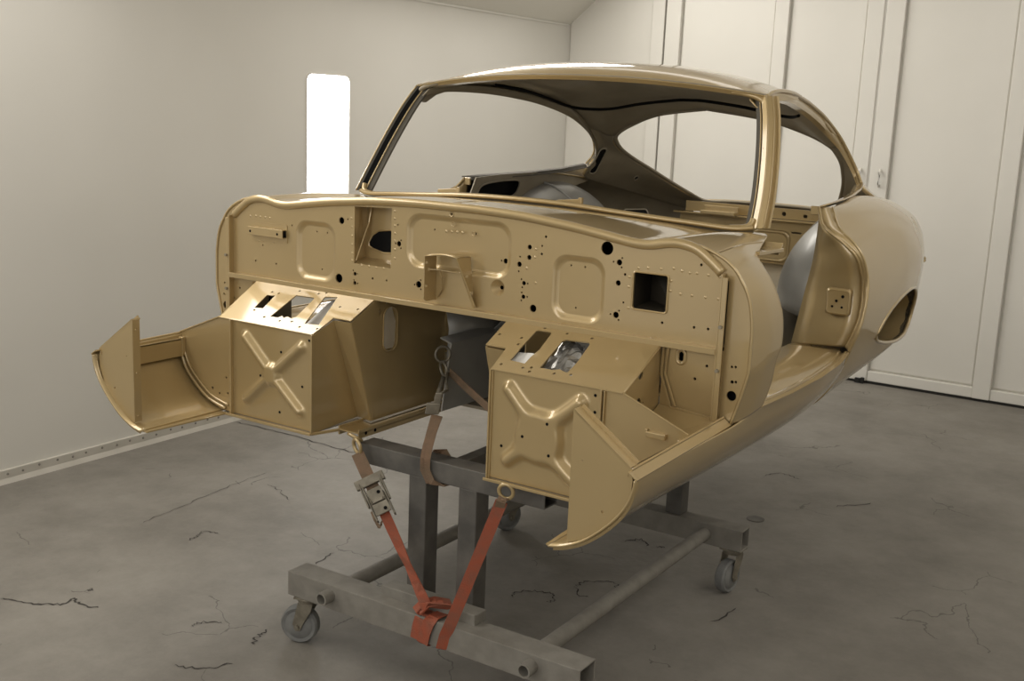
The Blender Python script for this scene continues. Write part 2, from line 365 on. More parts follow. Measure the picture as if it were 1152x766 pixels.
# dark inner bulkhead behind the panel (closes off the holes)
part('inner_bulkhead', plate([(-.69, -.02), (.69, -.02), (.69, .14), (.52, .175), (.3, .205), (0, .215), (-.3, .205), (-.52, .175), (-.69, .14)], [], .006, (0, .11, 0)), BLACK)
# heater recess box with its D-shaped outlet
x0, x1, z0, z1 = -.274, -.158, .072, .214
hb = [(x0, .002, z0), (x1, .002, z0), (x1, .002, z1 + .003), (x0, .002, z1)]
hk = [(-.286, .055, .082), (-.166, .055, .082), (-.166, .062, .216), (-.286, .062, .212)]
hp = part('heater_recess', join(quad(hb[0], hb[1], hk[1], hk[0]), quad(hb[1], hb[2], hk[2], hk[1]), quad(hb[2], hb[3], hk[3], hk[2]), quad(hb[3], hb[0], hk[0], hk[3]), quad(*hk)), GOLD, flip=True)
Dsh = [(-.19, .112), (-.188, .15), (-.205, .157), (-.243, .152), (-.262, .14), (-.273, .122), (-.272, .111), (-.258, .105), (-.225, .098), (-.2, .1)]
mk('heater_outlet', rings([[(a, .0535 + (b - .09) * .05, b) for a, b in Dsh], [(a, .0545 + (b - .09) * .05, b) for a, b in Dsh]]), BLACK, hp, flip=True)
mk('recess_rib', tube([(-.273, .006, .078), (-.27, .05, .17), (-.268, .058, .21)], .0022, 6), GOLD, hp)
mk('outlet_lip', tube([(a, .053 + (b - .09) * .05, b) for a, b in Dsh], .0025, 6, closed=True, up=(0, 1, 0)), GOLD, hp, smooth=True)
# square recess on the driver side
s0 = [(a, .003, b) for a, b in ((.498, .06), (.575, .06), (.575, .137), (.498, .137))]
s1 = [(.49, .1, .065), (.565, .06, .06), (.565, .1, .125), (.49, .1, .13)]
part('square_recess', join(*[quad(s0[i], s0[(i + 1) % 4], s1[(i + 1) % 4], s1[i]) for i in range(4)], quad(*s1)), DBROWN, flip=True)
part('recess_lip', tube([(a, -.001, b) for a, b in rrect(.536, .0985, .0405, .04, .006, 3)], .0022, 6, closed=True, up=(0, 1, 0)), smooth=True)
# rim bead round the top of the bulkhead
mid = [(x, (RIML[i][1] + RIMT[i][1]) / 2) for i, (x, _) in enumerate(RIML)]
full = [(-x, -.001, z) for x, z in reversed(mid)] + [(x, -.001, z) for x, z in mid[1:]]
part('rim_bead', tube(sp(full, 90), .0105, 12, ry=.0085, up=(0, 1, 0)), smooth='all')
# side flanges, ledge
for s in (1, -1):
    f = join(box(.696, .700, -.016, .002, -.152, .156), box(.700, .711, -.016, -.012, -.152, .15))
    part('side_flange', f if s > 0 else mir(f), bevel=.001)
part('bulkhead_ledge', join(box(-.697, .697, -.017, .002, -.001, .004), box(-.697, .697, -.019, -.015, -.009, .004)), bevel=.001)
SHUT = [(.634, .206), (.655, .201), (.673, .194), (.692, .185), (.707, .175), (.722, .161), (.733, .145), (.744, .128), (.752, .11), (.757, .092), (.760, .073), (.763, .05), (.7635, .02), (.7635, -.01), (.763, -.04), (.756, -.071), (.746, -.11), (.733, -.152)]
shut_out = [(.707, -.152), (.707, .14), (.69, .158), (.667, .176), (.634, .195)] + SHUT
sh = plate([p for p in shut_out], [circ(.727, -.032, .0028), circ(.735, -.031, .0028), circ(.73, -.063, .0035), circ(.738, -.062, .003), circ(.731, -.092, .0105)], .004, (0, .004, 0))
both('bonnet_shut_face', sh)
both('shut_face_lip', tube([(x + .0005, .0035, z) for x, z in sp([(a, b) for a, b in SHUT], 50)], .0038, 6, up=(0, 1, 0)), smooth='all')
# lower bulkhead outboard of the footwells
lb = plate([(.574, -.16), (.707, -.16), (.707, -.002), (.574, -.002)], [rrect(.616, -.027, .005, .010, .005, 5), circ(.674, -.038, .0032), circ(.65, -.069, .0032), circ(.696, -.068, .0032)], .004, (0, .001, 0))
both('lower_bulkhead', lb)
both('slot_boss', (lambda q: (q[0], q[1][:-1]))(rings([[(a, d, b) for a, b in rrect(.616, -.027, hw, hh, hw, 6)] for hw, hh, d in ((.0135, .019, .001), (.011, .0165, -.003), (.008, .013, -.003), (.005, .01, .002))])), smooth=60)
both('backing_plate', quad((.59, .03, -.14), (.73, .03, -.14), (.73, .03, .0), (.59, .03, 0)), BLACK)

# ---- footwell boxes
UV = Vector((0, -.165, -.081)).normalized()
def tp(pts): return [(x, -y / .165 * .1838) for x, y in pts]
TOPR = tp([(.193, 0), (.574, 0), (.573, -.165), (.256, -.165), (.249, -.1), (.195, -.1)])
def seg(px, pz, a, b):
    dx, dz = b[0] - a[0], b[1] - a[1]
    t = max(0, min(1, ((px - a[0]) * dx + (pz - a[1]) * dz) / (dx * dx + dz * dz)))
    return math.hypot(px - a[0] - t * dx, pz - a[1] - t * dz)
def smooth01(t): t = max(0, min(1, t)); return t * t * (3 - 2 * t)
def swage(x0, x1, z0, z1, fn, n=70, m=64):
    R = []
    for i in range(m):
        z = z0 + (z1 - z0) * i / (m - 1)
        R.append([(x, -.165 - fn(x, z), z) for x in (x0 + (x1 - x0) * j / (n - 1) for j in range(n))])
    return grid(R)
ARML = [((-.478, -.118), (-.389, -.2)), ((-.292, -.117), (-.389, -.2)), ((-.476, -.276), (-.389, -.2)), ((-.297, -.277), (-.389, -.2))]
def fL(x, z):
    d = min(min(seg(x, z, a, b) for a, b in ARML), math.hypot(x + .389, z + .2) - .016)
    return .013 * smooth01((.0185 - d) / .017)
ARMR = [((.305, -.118), (.352, -.168)), ((.477, -.118), (.42, -.168)), ((.306, -.274), (.345, -.24)), ((.475, -.29), (.42, -.25))]
def fR(x, z):
    ds = [seg(x, z, a, b) - .0125 for a, b in ARMR] + [math.hypot(x - .383, (z + .21) * 1.02) - .056]
    d = -math.log(sum(math.exp(-k * 110) for k in ds)) / 110
    return .015 * smooth01((.008 - d) / .017)
def footwell(s):
    fx = (lambda vf: vf) if s > 0 else mir
    box_ = part('footwell_front', swage(.257, .527, -.322, -.083, (lambda x, z: fR(x, z)) if s > 0 else (lambda x, z: fL(-x, z))), smooth='all') if s > 0 else \
           part('footwell_front', swage(-.527, -.257, -.322, -.083, fL), smooth='all')
    hs = ([(0.408, -0.173), (0.349, -0.211), (0.415, -0.240), (0.288, -0.247), (0.509, -0.097), (0.510, -0.132)] if s > 0 else [(-.36, -.14), (-.43, -.21), (-.29, -.215), (-.365, -.292), (-.268, -.098)])
    for k, (x, z) in enumerate(hs):
        y = -.1655 - (fR(x, z) if s > 0 else fL(x, z))
        mk('panel_hole', lathe([(.0034, 0), (.0032, .0006)], (x, y + .0002, z), (0, -1, 0), 10), BLACK, box_)
    # border flanges
    part('footwell_flange', fx(join(box(.254, .258, -.172, -.163, -.325, -.083), box(.258, .262, -.1685, -.163, -.325, -.085))), bevel=.001)
    part('footwell_flange', fx(join(box(.524, .528, -.175, -.163, -.325, -.081), box(.5305, .534, -.172, -.163, -.325, -.083))), bevel=.001)
    part('footwell_flange', fx(join(box(.252, .545, -.178, -.163, -.328, -.3245), box(.252, .545, -.1795, -.1765, -.3285, -.322))), bevel=.001)
    # sloping top with its slots
    if s > 0:
        sl = [[(.281,-.133),(.281,-.08),(.282,-.033),(.286,-.029),(.318,-.029),(.322,-.034),(.326,-.086),(.321,-.112),(.32,-.135)],
              [(.36,-.139),(.36,-.05),(.366,-.044),(.42,-.041),(.426,-.046),(.43,-.105),(.427,-.139),(.417,-.1375),(.405,-.133),(.392,-.139)]]
        dots = [(.205,-.061),(.263,-.061),(.268,-.082),(.297,-.019),(.27,-.149),(.324,-.148),(.342,-.143),(.345,-.155),(.401,-.148),(.438,-.143),(.42,-.027),(.357,-.025)]
        top = TOPR
    else:
        sl = [[(-.502,-.113),(-.51,-.061),(-.484,-.059),(-.475,-.11)],
              [(-.427,-.133),(-.424,-.045),(-.366,-.043),(-.361,-.048),(-.353,-.12),(-.36,-.128),(-.378,-.123),(-.385,-.13),(-.395,-.124),(-.402,-.132)],
              [(-.31,-.136),(-.338,-.033),(-.301,-.028),(-.267,-.132)]]
        dots = [(-.505,-.048),(-.481,-.049),(-.494,-.121),(-.442,-.138),(-.428,-.028),(-.386,-.142),(-.351,-.137),(-.365,-.027),(-.345,-.02),(-.302,-.014),(-.284,-.013),(-.264,-.06),(-.209,-.058),(-.313,-.15),(-.26,-.145)]
        top = [(-a, b) for a, b in TOPR]; top[1] = (-.593, 0.004)
    part('footwell_top', plate(top, [tp(q) for q in sl] + [circ(a, b, .0036, 8) for a, b in tp(dots)], .003, (0, 0, -.002), (1, 0, 0), UV))
    part('top_edge_seam', fx(tube([(.256, -.168, -.082), (.572, -.168, -.081)], .0024, 6)), smooth=True)
    part('top_edge_seam', fx(tube([(.573, -.165, -.081), (.574, -.0, -.004)], .0024, 6)), smooth=True)
    # inner side with its step, tunnel side
    A0, A1, B0, B1 = (.249, -.1, -.055), (.252, -.004, -.315), (.195, -.1, -.054), (.195, -.02, -.313)
    part('footwell_side', fx(quad((.257, -.165, -.325), A1, A0, (.256, -.165, -.083))), solid=.003, off=0)
    part('footwell_step', fx(quad(A1, B1, B0, A0)), solid=.003, off=0)
    part('tunnel_corner', fx(quad(B1, (.193, .0, -.312), (.192, 0, -.003), B0)), solid=.003, off=0)
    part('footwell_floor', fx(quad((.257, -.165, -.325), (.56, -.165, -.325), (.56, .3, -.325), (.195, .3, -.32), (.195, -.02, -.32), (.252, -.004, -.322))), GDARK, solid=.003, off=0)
    part('tunnel_flange', fx(tube([(.257, -.168, -.327), (.225, -.09, -.325)], .004, 6)))
    # outboard wall of the box
    w_ = plate([(-.165, -.325), (0, -.325), (0, -.006), (-.165, -.083)], [circ(-.094, -.056, .0105, 14), circ(-.096, -.118, .0125, 14), circ(-.075, -.118, .002)], .003, (.572, 0, 0), (0, 1, 0), (0, 0, 1))
    part('footwell_outer_wall', fx(w_))
    part('wall_backing', fx(quad((.566, -.16, -.3), (.566, -.0, -.3), (.566, 0, -.02), (.566, -.16, -.09))), GDARK)
    part('corner_seam', fx(tube([(.577, -.002, -.006), (.576, -.003, -.07), (.602, -.003, -.137), (.706, -.003, -.145)], .0035, 6)), smooth=30)
    part('corner_seam', fx(tube([(.588, -.003, -.008), (.585, -.004, -.069), (.612, -.004, -.134)], .003, 6)), smooth=30)
    part('recess_floor_plate', fx(quad((.574, -.16, -.2), (.574, 0, -.137), (.708, 0, -.145), (.722, -.165, -.17))), solid=.003, off=0)
    # closing plate between box and sill
    cp = plate([(.53, -.083), (.573, -.081), (.715, -.139), (.722, -.185), (.714, -.209), (.693, -.242), (.649, -.280), (.608, -.306), (.572, -.319), (.53, -.322)],
               [circ(.60, -.27, .0035), circ(.575, -.28, .003), circ(.545, -.275, .003), circ(.55, -.235, .003)] if s < 0 else [], .003, (0, -.166, 0))
    part('closing_plate', fx(cp))
    arc = sp([(.713, -.19), (.691, -.234), (.648, -.274), (.606, -.300), (.55, -.314)], 24)
    part('closing_seam', fx(tube([(x, -.170, z) for x, z in arc], .0045, 6, up=(0, 1, 0))), smooth='all')
    part('closing_seam', fx(tube([(x - .009, -.168, z + .009) for x, z in arc], .0028, 6, up=(0, 1, 0))), smooth='all')
    part('closing_seam', fx(tube([(.573, -.168, -.081), (.717, -.168, -.139)], .0022, 6)), smooth=True)
footwell(1); footwell(-1)
part('cable_clip', join(box(.630, .672, -.176, -.165, -.158, -.146), box(.626, .632, -.172, -.165, -.155, -.142)), bevel=.002)
# transmission tunnel
tw = plate([(-.018, -.312), (.285, -.312), (.275, -.06), (.0, -.003), (-.018, -.01)], [rrect(.042, -.088, .026, .056, .026, 8), circ(-.006, -.04, .0125, 12), circ(.03, -.021, .003)], .003, (-.192, 0, 0), (0, 1, 0), (0, 0, 1))
both_l = part('tunnel_side', tw); part('tunnel_side', mir(tw))
part('oval_lip', tube([(-.189, a, b) for a, b in rrect(.042, -.088, .0275, .0575, .0275, 8)], .002, 6, closed=True, up=(1, 0, 0)), smooth=True)
part('tunnel_rear', grid([[(-.192, .28, -.06), (-.18, .28, -.12), (-.188, .28, -.31)], [(-.185, .34, -.05), (-.15, .36, -.12), (-.17, .36, -.31)], [(-.14, .5, -.04), (-.11, .52, -.1), (-.13, .52, -.31)]]), PRIMER, smooth='all', solid=.003)
part('gearbox_cover', join(quad((-.115, .165, -.312), (-.115, .45, -.316), (-.115, .45, -.138), (-.115, .2, -.139)), quad((-.115, .2, -.139), (-.115, .45, -.138), (-.15, .46, -.128), (-.15, .2, -.128))), PRIMER, solid=.004, off=0)
part('tunnel_roof', grid([[(x, y, -.012 + .03 * (1 - (x / .19) ** 2) - y * .12) for x in (-.19, -.1, 0, .1, .19)] for y in (.002, .3, .9)]), GDARK, smooth='all', solid=.003)
part('seat_support', join(box(-.19, -.05, .5, .53, -.16, -.06), box(-.14, -.10, .4, .5, -.1, -.085)), PRIMER, bevel=.004)
# chassis rails under the floor, with eye bolts
def rail(s):
    Y0 = -.1 if s < 0 else .12
    fx = (lambda v: v) if s > 0 else mir
    r = part('chassis_rail', fx(join(box(.165, .232, Y0, 1.2, -.326, -.322), box(.165, .169, Y0, 1.2, -.3368, -.315), box(.228, .232, Y0, 1.2, -.3368, -.315))), GOLD, bevel=.001)
    for y in ((-.075, -.04) if s < 0 else ()): mk('rail_hole', lathe([(.0045, 0), (.0045, .0006)], (s * (.165 - .0003), y, -.3265), (-s, 0, 0), 10), BLACK, r)
rail(1); rail(-1)
def eye(c, R, r, tilt=(0, 1, 0)):
    c = Vector(c); n = Vector(tilt).normalized(); u = n.orthogonal().normalized(); v = n.cross(u)
    return tube([tuple(c + (u * math.cos(a) + v * math.sin(a)) * R) for a in (2 * math.pi * i / 20 for i in range(20))], r, 8, closed=True, up=n)
part('tie_down_eye', eye((-.128, -.15, -.335), .017, .0045, (.4, 1, .2)), smooth='all')
part('tie_down_eye', eye((-.152, -.13, -.322), .017, .0045, (.2, .6, 1)), smooth='all')
part('tie_down_eye', eye((.312, -.176, -.342), .0165, .0045, (-.2, 1, .1)), smooth='all')

# ---- sills
SEC = [(.735, -.162), (.7325, -.18), (.724, -.205), (.705, -.235), (.672, -.27), (.634, -.30), (.596, -.318), (.566, -.325), (.52, -.332), (.46, -.334)]
def sill_at(y):
    lift = [(-.412, 0), (0, .008), (.12, .022), (.45, .026), (.8, .028), (1.0, .028)]
    for (a, p), (b, q) in zip(lift, lift[1:]):
        if y <= b: k = p + (q - p) * (y - a) / (b - a); break
    bulge = .012 * max(0, 1 - ((y - .4) / .6) ** 2)
    bulge -= .02 * max(0, (y - .5) / .36) ** 2
    return [(x + bulge * (1 if i < 5 else .3) + (.004 if y > .05 and i == 0 else 0), y, z + k * (1 if i == 0 else max(0, 1 - i * .25))) for i, (x, z) in enumerate(SEC)]
ys = [-.15, 0, .12, .3, .5, .7, .86]
def sec_(y, n): return [(x, y, z) for x, _, z in sill_at(max(y, -.412))][:n]
both('sill_panel', loft([sec_(y, 8) for y in [-.424, -.3] + ys], 30, 34), smooth='all', solid=.004)
lipr = grid([[(.735, y, -.162 + (y + .412) * .0195), (.7365, y, -.1595 + (y + .412) * .0195), (.722, y, -.150 + (y + .412) * .0195), (.7195, y, -.149 + (y + .412) * .0195), (.719, y, -.150 + (y + .412) * .0195), (.7185, y, -.152)] for y in (-.424, -.414)])
both('sill_lip_nose', lipr, smooth=False, solid=.0025, off=0)
lipr = grid([[(.735, y, -.162 + (y + .412) * .0195), (.7365, y, -.1595 + (y + .412) * .0195), (.722, y, -.150 + (y + .412) * .0195), (.7185, y, -.1485 + (y + .412) * .0195), (.714, y, -.152 + (y + .412) * .0195), (.7125, y, -.160)] for y in (-.4135, -.3, -.166, 0.0)])
both('sill_lip', lipr, smooth=False, solid=.0025, off=0)
both('sill_lip_seam', tube([(.7195, -.412, -.147), (.7195, 0, -.139)], .003, 6), smooth=True)
both('sill_inner_rail', join(box(.700, .716, -.41, -.166, -.158, -.154), box(.700, .704, -.41, -.166, -.2, -.154)), bevel=.001)
both('rail_end', join(box(.698, .718, -.178, -.166, -.20, -.15)), bevel=.002)
both('sill_bottom_flange', quad((.57, -.412, -.325), (.57, -.17, -.325), (.54, -.17, -.326), (.555, -.412, -.326)), solid=.003, off=0)
EP = [(.601, -.06), (.718, -.145), (.7235, -.165), (.7215, -.195), (.703, -.232), (.67, -.268), (.634, -.296), (.601, -.311)]
ep = plate(EP, [circ(.668, -.236, .0028), circ(.622, -.15, .0015)] , .003, (0, -.412, 0))
both('sill_end_plate', ep)
both('end_plate_flange', join(box(.598, .6015, -.412, -.39, -.309, -.06)), bevel=.001)
for s in (1, -1):
    f = join(obox((.6585, -.4, -.1015), (.0595, 0, -.0425), (0, .012, 0), (.001, 0, .0014)), obox((.6615, -.389, -.0985), (.0585, 0, -.042), (0, .0012, 0), (.003, 0, .0042)))
    part('end_plate_flange', f if s > 0 else mir(f))
    for z in (-.085, -.19, -.295):
        part('flange_bolt', lathe([(.0035, 0), (.003, .002)], (s * .598, -.401, z), (-s, 0, 0), 8))
# rolled edge strip round the outside of the end plate, with rivets
edge = sp([(.727, -.175), (.721, -.2), (.704, -.233), (.671, -.269), (.634, -.298), (.6, -.315), (.572, -.323)], 30)
rows = []
for i, (x, z) in enumerate(edge):
    a = edge[max(i - 1, 0)]; b = edge[min(i + 1, 29)]; tx, tz = b[0] - a[0], b[1] - a[1]; l = math.hypot(tx, tz); nx, nz = -tz / l, tx / l
    wd = .0085 * min(1, .35 + i / 8)
    rows.append([(x + nx * wd * .2, -.414, z + nz * wd * .2), (x - nx * wd, -.416, z - nz * wd)] if nx * 1 + nz * -1 < 0 else [(x - nx * wd * .2, -.414, z - nz * wd * .2), (x + nx * wd, -.416, z + nz * wd)])
both('sill_edge_strip', grid(rows), smooth='all', solid=.0025, off=0)
for k in range(9):
    x, z = edge[4 + k * 3]
    for s in (1, -1): part('rivet', dome(s * (x + .003), -.417, z - .003, .0022, .0015, 8), smooth='all')

# ---- cowl, scuttle and front quarter skin
CA = [(0, .002, .240), (.15, .002, .239), (.3, .002, .229), (.42, .002, .2155), (.5, .002, .2055), (.54, .002, .208), (.58, .002, .215), (.634, .003, .206), (.673, .004, .194), (.707, .004, .175), (.722, .004, .161), (.733, .004, .145), (.752, .004, .11), (.76, .004, .073), (.7635, .004, .02), (.763, .004, -.04), (.756, .004, -.071), (.746, .004, -.11), (.735, .004, -.153)]
CB = [(0, .298, .231), (.15, .304, .2285), (.3, .322, .220), (.42, .348, .211), (.5, .367, .203), (.55, .382, .200), (.597, .40, .203), (.632, .40, .2), (.66, .31, .193), (.69, .20, .178), (.705, .172, .168), (.715, .165, .159), (.743, .15, .13), (.762, .148, .095), (.773, .152, .055), (.776, .15, .0), (.772, .137, -.035), (.764, .139, -.087), (.752, .131, -.137)]
CM_ = [((a[0] + b[0]) / 2 + (.005 if i > 8 else 0), (a[1] + b[1]) / 2, (a[2] + b[2]) / 2 + (.004 if i < 3 else .001 if i < 6 else .006 if i < 10 else 0)) for i, (a, b) in enumerate(zip(CA, CB))]
def sub(c, i, j): return c[i:j]
cw = loft([CA[:9], CM_[:9], CB[:9]], 49, 22)
cwm = mir(cw)
part('cowl_top', join(cw, cwm), smooth='all', solid=.004, flip=False)
fq = loft([CA[8:], CM_[8:], CB[8:]], 60, 16)
both('front_quarter_skin', fq, smooth='all', solid=.004)
# rear edge of the front quarter turned in to the hinge pillar
edgeB = sp(CB[9:], 40)
both('door_opening_edge', grid([[p for p in edgeB], [(x - .012, y + .004, z) for x, y, z in edgeB], [(x - .03, y - .03, z) for x, y, z in edgeB], [(x - .12, y - .03, z) for x, y, z in edgeB]]), smooth=40, solid=.003, off=0)
both('hinge_pillar', box(.60, .70, .06, .12, -.2, .17), GDARK)
both('pillar_bracket', join(obox((.668, .262, .178), (.03, 0, 0), (0, .075, -.002), (0, 0, .004)), obox((.664, .335, .178), (.028, .0, 0), (0, .012, .01), (0, 0, .003))), bevel=.001)

# windscreen lower flange
base = [(-.597, .402, .213), (-.55, .383, .209), (-.45, .355, .216), (-.3, .322, .2265), (-.15, .304, .2365), (0, .298, .2395), (.15, .304, .2365), (.3, .322, .2265), (.45, .355, .216), (.55, .383, .209), (.597, .402, .213)]
bs = sp(base, 80)
part('windscreen_base_flange', tube(bs, .0075, 10, ry=.0065), smooth='all')
part('windscreen_base_channel', grid([[(x, y + .004, z - .004) for x, y, z in bs], [(x * .985, y + .03, z - .012) for x, y, z in bs], [(x * .97, y + .075, z - .02) for x, y, z in bs], [(x * .96, y + .085, z - .06) for x, y, z in bs]]), GOLD, smooth=40, solid=.003, m2=GDARK)
for x0 in (-.247, .128):
    y = .352
    part('demister_tab', join(obox((x0, y, .236), (.037, .0, .004), (0, .0015, 0), (0, 0, .009)), box(x0 + .028, x0 + .038, y - .006, y + .004, .235, .252)), bevel=.001)
# ---- windscreen pillars
PB, PT = (.603, .405, .213), (.530, .588, .519)
PC = [PB, (.594, .452, .288), (.576, .503, .378), (.553, .551, .462), PT]
def pillar(sec, k=1):
    cs = []
    for c in sp(PC, 18): cs.append([(c[0] + dx, c[1] + dy, c[2] + dz) for dx, dy, dz in sec])
    n = len(sec); V = [p for r in cs for p in r]
    F = [(i * n + j, i * n + (j + 1) % n, (i + 1) * n + (j + 1) % n, (i + 1) * n + j) for i in range(len(cs) - 1) for j in range(n)]
    return V, F
pv = pillar([(-.010, -.004, 0), (.004, -.012, 0), (.016, -.004, 0), (.016, .024, 0), (.006, .028, 0), (-.010, .014, 0)])
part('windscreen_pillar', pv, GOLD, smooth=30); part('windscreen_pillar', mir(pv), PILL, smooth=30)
gl = pillar([(-.0135, -.002, 0), (-.0055, -.0085, 0), (-.003, -.0105, 0), (-.0105, .003, 0)])
part('glazing_channel', mir(gl), BLACK, smooth=30); part('glazing_channel', pillar([(-.0115, .004, 0), (-.0105, .0, 0), (-.0095, .004, 0), (-.0105, .008, 0)]), BLACK, smooth=30)
for dx, dy, rr in ((-.0165, .002, .0022), (.006, -.013, .0022), (.0165, .0, .0022)):
    both('pillar_bead', tube([(c[0] + dx, c[1] + dy, c[2]) for c in sp(PC, 18)], rr, 6), smooth='all')
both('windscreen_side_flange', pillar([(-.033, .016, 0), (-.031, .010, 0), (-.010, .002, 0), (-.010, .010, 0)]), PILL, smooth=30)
both('door_frame_bead', pillar([(.016, .020, 0), (.022, .020, 0), (.024, .028, 0), (.017, .032, 0)]), smooth=30)
part('pillar_clip', box(.566, .573, .505, .52, .375, .395), BLACK)
part('pillar_clip', box(.572, .578, .49, .50, .35, .367), BLACK)
# rounded corners of the windscreen aperture
for s in (1, -1):
    cn = [(.592, .412, .232), (.588, .404, .218), (.572, .396, .211), (.545, .384, .2095)]
    ct = [(.553, .558, .462), (.541, .576, .492), (.523, .58, .509), (.495, .576, .519), (.45, .567, .527)]
    for nm, c, r in (('lower_corner', cn, .008), ('upper_corner', ct, .0075)):
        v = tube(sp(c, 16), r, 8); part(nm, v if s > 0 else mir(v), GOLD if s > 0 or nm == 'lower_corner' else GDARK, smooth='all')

# ---- roof
def rs(x1, y0, dy, zc, dz, p, ye=None):   # a roof section from s=-1..1
    return [(x1 * s, y0 + dy * abs(s) ** 2, zc - dz * abs(s) ** p) for s in (-1, -.9, -.78, -.6, -.35, 0, .35, .6, .78, .9, 1)]
def hat(s):
    s_ = abs(s)
    return None
R0 = rs(.534, .523, .06, .556, .036, 2.2)
R1 = rs(.532, .575, .06, .58, .056, 2.4)
R2 = rs(.517, .70, .045, .598, .069, 2.6)
R3 = rs(.499, .87, .01, .602, .071, 2.6)
R4 = rs(.472, 1.06, .0, .587, .071, 2.5)
R5 = rs(.457, 1.26, .0, .553, .071, 2.4)
R6 = [(-.456, 1.46, .415), (-.44, 1.51, .41), (-.405, 1.57, .39), (-.33, 1.54, .43), (-.19, 1.49, .472), (0, 1.46, .498), (.19, 1.49, .472), (.33, 1.54, .43), (.405, 1.57, .39), (.44, 1.51, .41), (.456, 1.46, .415)]
roof = loft([R0, R1, R2, R3, R4, R5, R6], 81, 44)
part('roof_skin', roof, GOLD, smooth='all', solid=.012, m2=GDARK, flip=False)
hd = sp(R0, 60)
part('header_lip', grid([[(x, y - .001, z + .002) for x, y, z in hd], [(x, y - .006, z - .003) for x, y, z in hd], [(x, y + .0, z - .011) for x, y, z in hd], [(x * .99, y + .03, z - .012) for x, y, z in hd]]), GOLD, smooth=50, solid=.003, off=0)
part('header_groove', tube([(x, y - .004, z + .0005) for x, y, z in hd], .0018, 6), GDARK, smooth='all')
# roof side rails (gutter) round the door and quarter windows to the tip, then along the belt
GUT = [(.534, .582, .515), (.527, .65, .528), (.517, .745, .533), (.499, .88, .531), (.480, 1.0, .522), (.466, 1.12, .508), (.457, 1.26, .482), (.453, 1.36, .455), (.456, 1.46, .415), (.466, 1.54, .362), (.483, 1.58, .312), (.506, 1.568, .272)]
gs = sp(GUT, 60)
part('roof_gutter', tube([(x + .001, y, z + .002) for x, y, z in gs], .0055, 8), smooth='all')
part('roof_gutter', tube([(-x - .005, y, z + .003) for x, y, z in gs], .004, 8), smooth='all')
dz_ = lambda y: .012 if y < 1.42 else .012 * max(0, 1 - (y - 1.42) / .15)
kx_ = lambda y: 1 if y < 1.3 else max(.1, 1 - (y - 1.3) / .22)
cr_ = grid([[(x, y, z) for x, y, z in gs], [(x - .006, y - .003, z - .010 - dz_(y)) for x, y, z in gs], [(x - .006 - .014 * kx_(y), y - .006, z - .014 - dz_(y)) for x, y, z in gs], [(x - .006 - .034 * kx_(y), y - .006, z - .006) for x, y, z in gs]])
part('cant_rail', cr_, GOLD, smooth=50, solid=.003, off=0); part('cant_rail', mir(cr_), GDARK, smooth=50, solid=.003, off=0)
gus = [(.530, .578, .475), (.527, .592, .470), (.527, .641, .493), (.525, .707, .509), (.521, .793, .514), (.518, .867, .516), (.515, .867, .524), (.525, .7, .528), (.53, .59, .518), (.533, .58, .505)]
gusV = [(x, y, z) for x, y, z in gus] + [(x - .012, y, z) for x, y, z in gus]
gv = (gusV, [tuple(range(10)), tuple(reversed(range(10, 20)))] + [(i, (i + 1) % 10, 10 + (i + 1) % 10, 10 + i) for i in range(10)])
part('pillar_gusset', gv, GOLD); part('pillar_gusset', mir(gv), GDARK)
bow = [(-.43, .83, .532), (-.408, .95, .522), (-.405, 1.08, .504), (-.395, 1.236, .477), (-.345, 1.31, .472), (-.28, 1.335, .478), (-.185, 1.34, .496), (-.057, 1.332, .511), (0, 1.33, .513)]
part('headlining_seam', tube(sp(bow + [(-x, y, z) for x, y, z in reversed(bow[3:-1])], 70), .005, 6), BLACK, smooth='all')
# ---- rear quarters
def side(y, pts): return [(x, y + d, z) for x, d, z in pts]
Q0 = side(.86, [(.606, .10, .233), (.632, .06, .208), (.663, .014, .181), (.70, .003, .157), (.73, .004, .119), (.747, .012, .065), (.754, .0, .02), (.755, -.012, -.028), (.747, -.026, -.083), (.729, -.022, -.134), (.69, -.02, -.232), (.63, -.03, -.302), (.5, 0, -.33)])
Q1 = side(1.1, [(.582, .03, .238), (.615, .01, .232), (.655, 0, .210), (.7, 0, .17), (.728, 0, .12), (.745, 0, .065), (.753, 0, .02), (.755, 0, -.028), (.75, 0, -.083), (.74, 0, -.134), (.69, 0, -.23), (.61, 0, -.30), (.5, 0, -.33)])
Q2 = side(1.35, [(.550, 0, .247), (.590, 0, .244), (.637, 0, .222), (.683, 0, .185), (.718, 0, .14), (.738, 0, .075), (.744, 0, .025), (.744, 0, -.025), (.737, 0, -.08), (.728, 0, -.132), (.712, 0, -.195), (.64, 0, -.235), (.49, 0, -.26)])
Q3 = side(1.6, [(.545, 0, .226), (.58, 0, .228), (.618, 0, .209), (.66, 0, .178), (.694, 0, .127), (.713, 0, .075), (.718, 0, .025), (.716, 0, -.025), (.711, 0, -.08), (.702, 0, -.132), (.686, 0, -.182), (.62, 0, -.215), (.46, 0, -.23)])
Q4 = side(1.85, [(.53, 0, .188), (.56, 0, .188), (.592, 0, .175), (.622, 0, .152), (.645, 0, .11), (.655, 0, .06), (.656, 0, .02), (.652, 0, -.02), (.64, 0, -.06), (.62, 0, -.095), (.57, 0, -.13), (.5, 0, -.15), (.4, 0, -.16)])
Q5 = side(2.12, [(.43, 0, .13), (.45, 0, .127), (.475, 0, .117), (.497, 0, .1), (.513, 0, .075), (.52, 0, .045), (.52, 0, .02), (.516, 0, -.01), (.505, 0, -.035), (.49, 0, -.055), (.455, 0, -.075), (.4, 0, -.088), (.32, 0, -.09)])
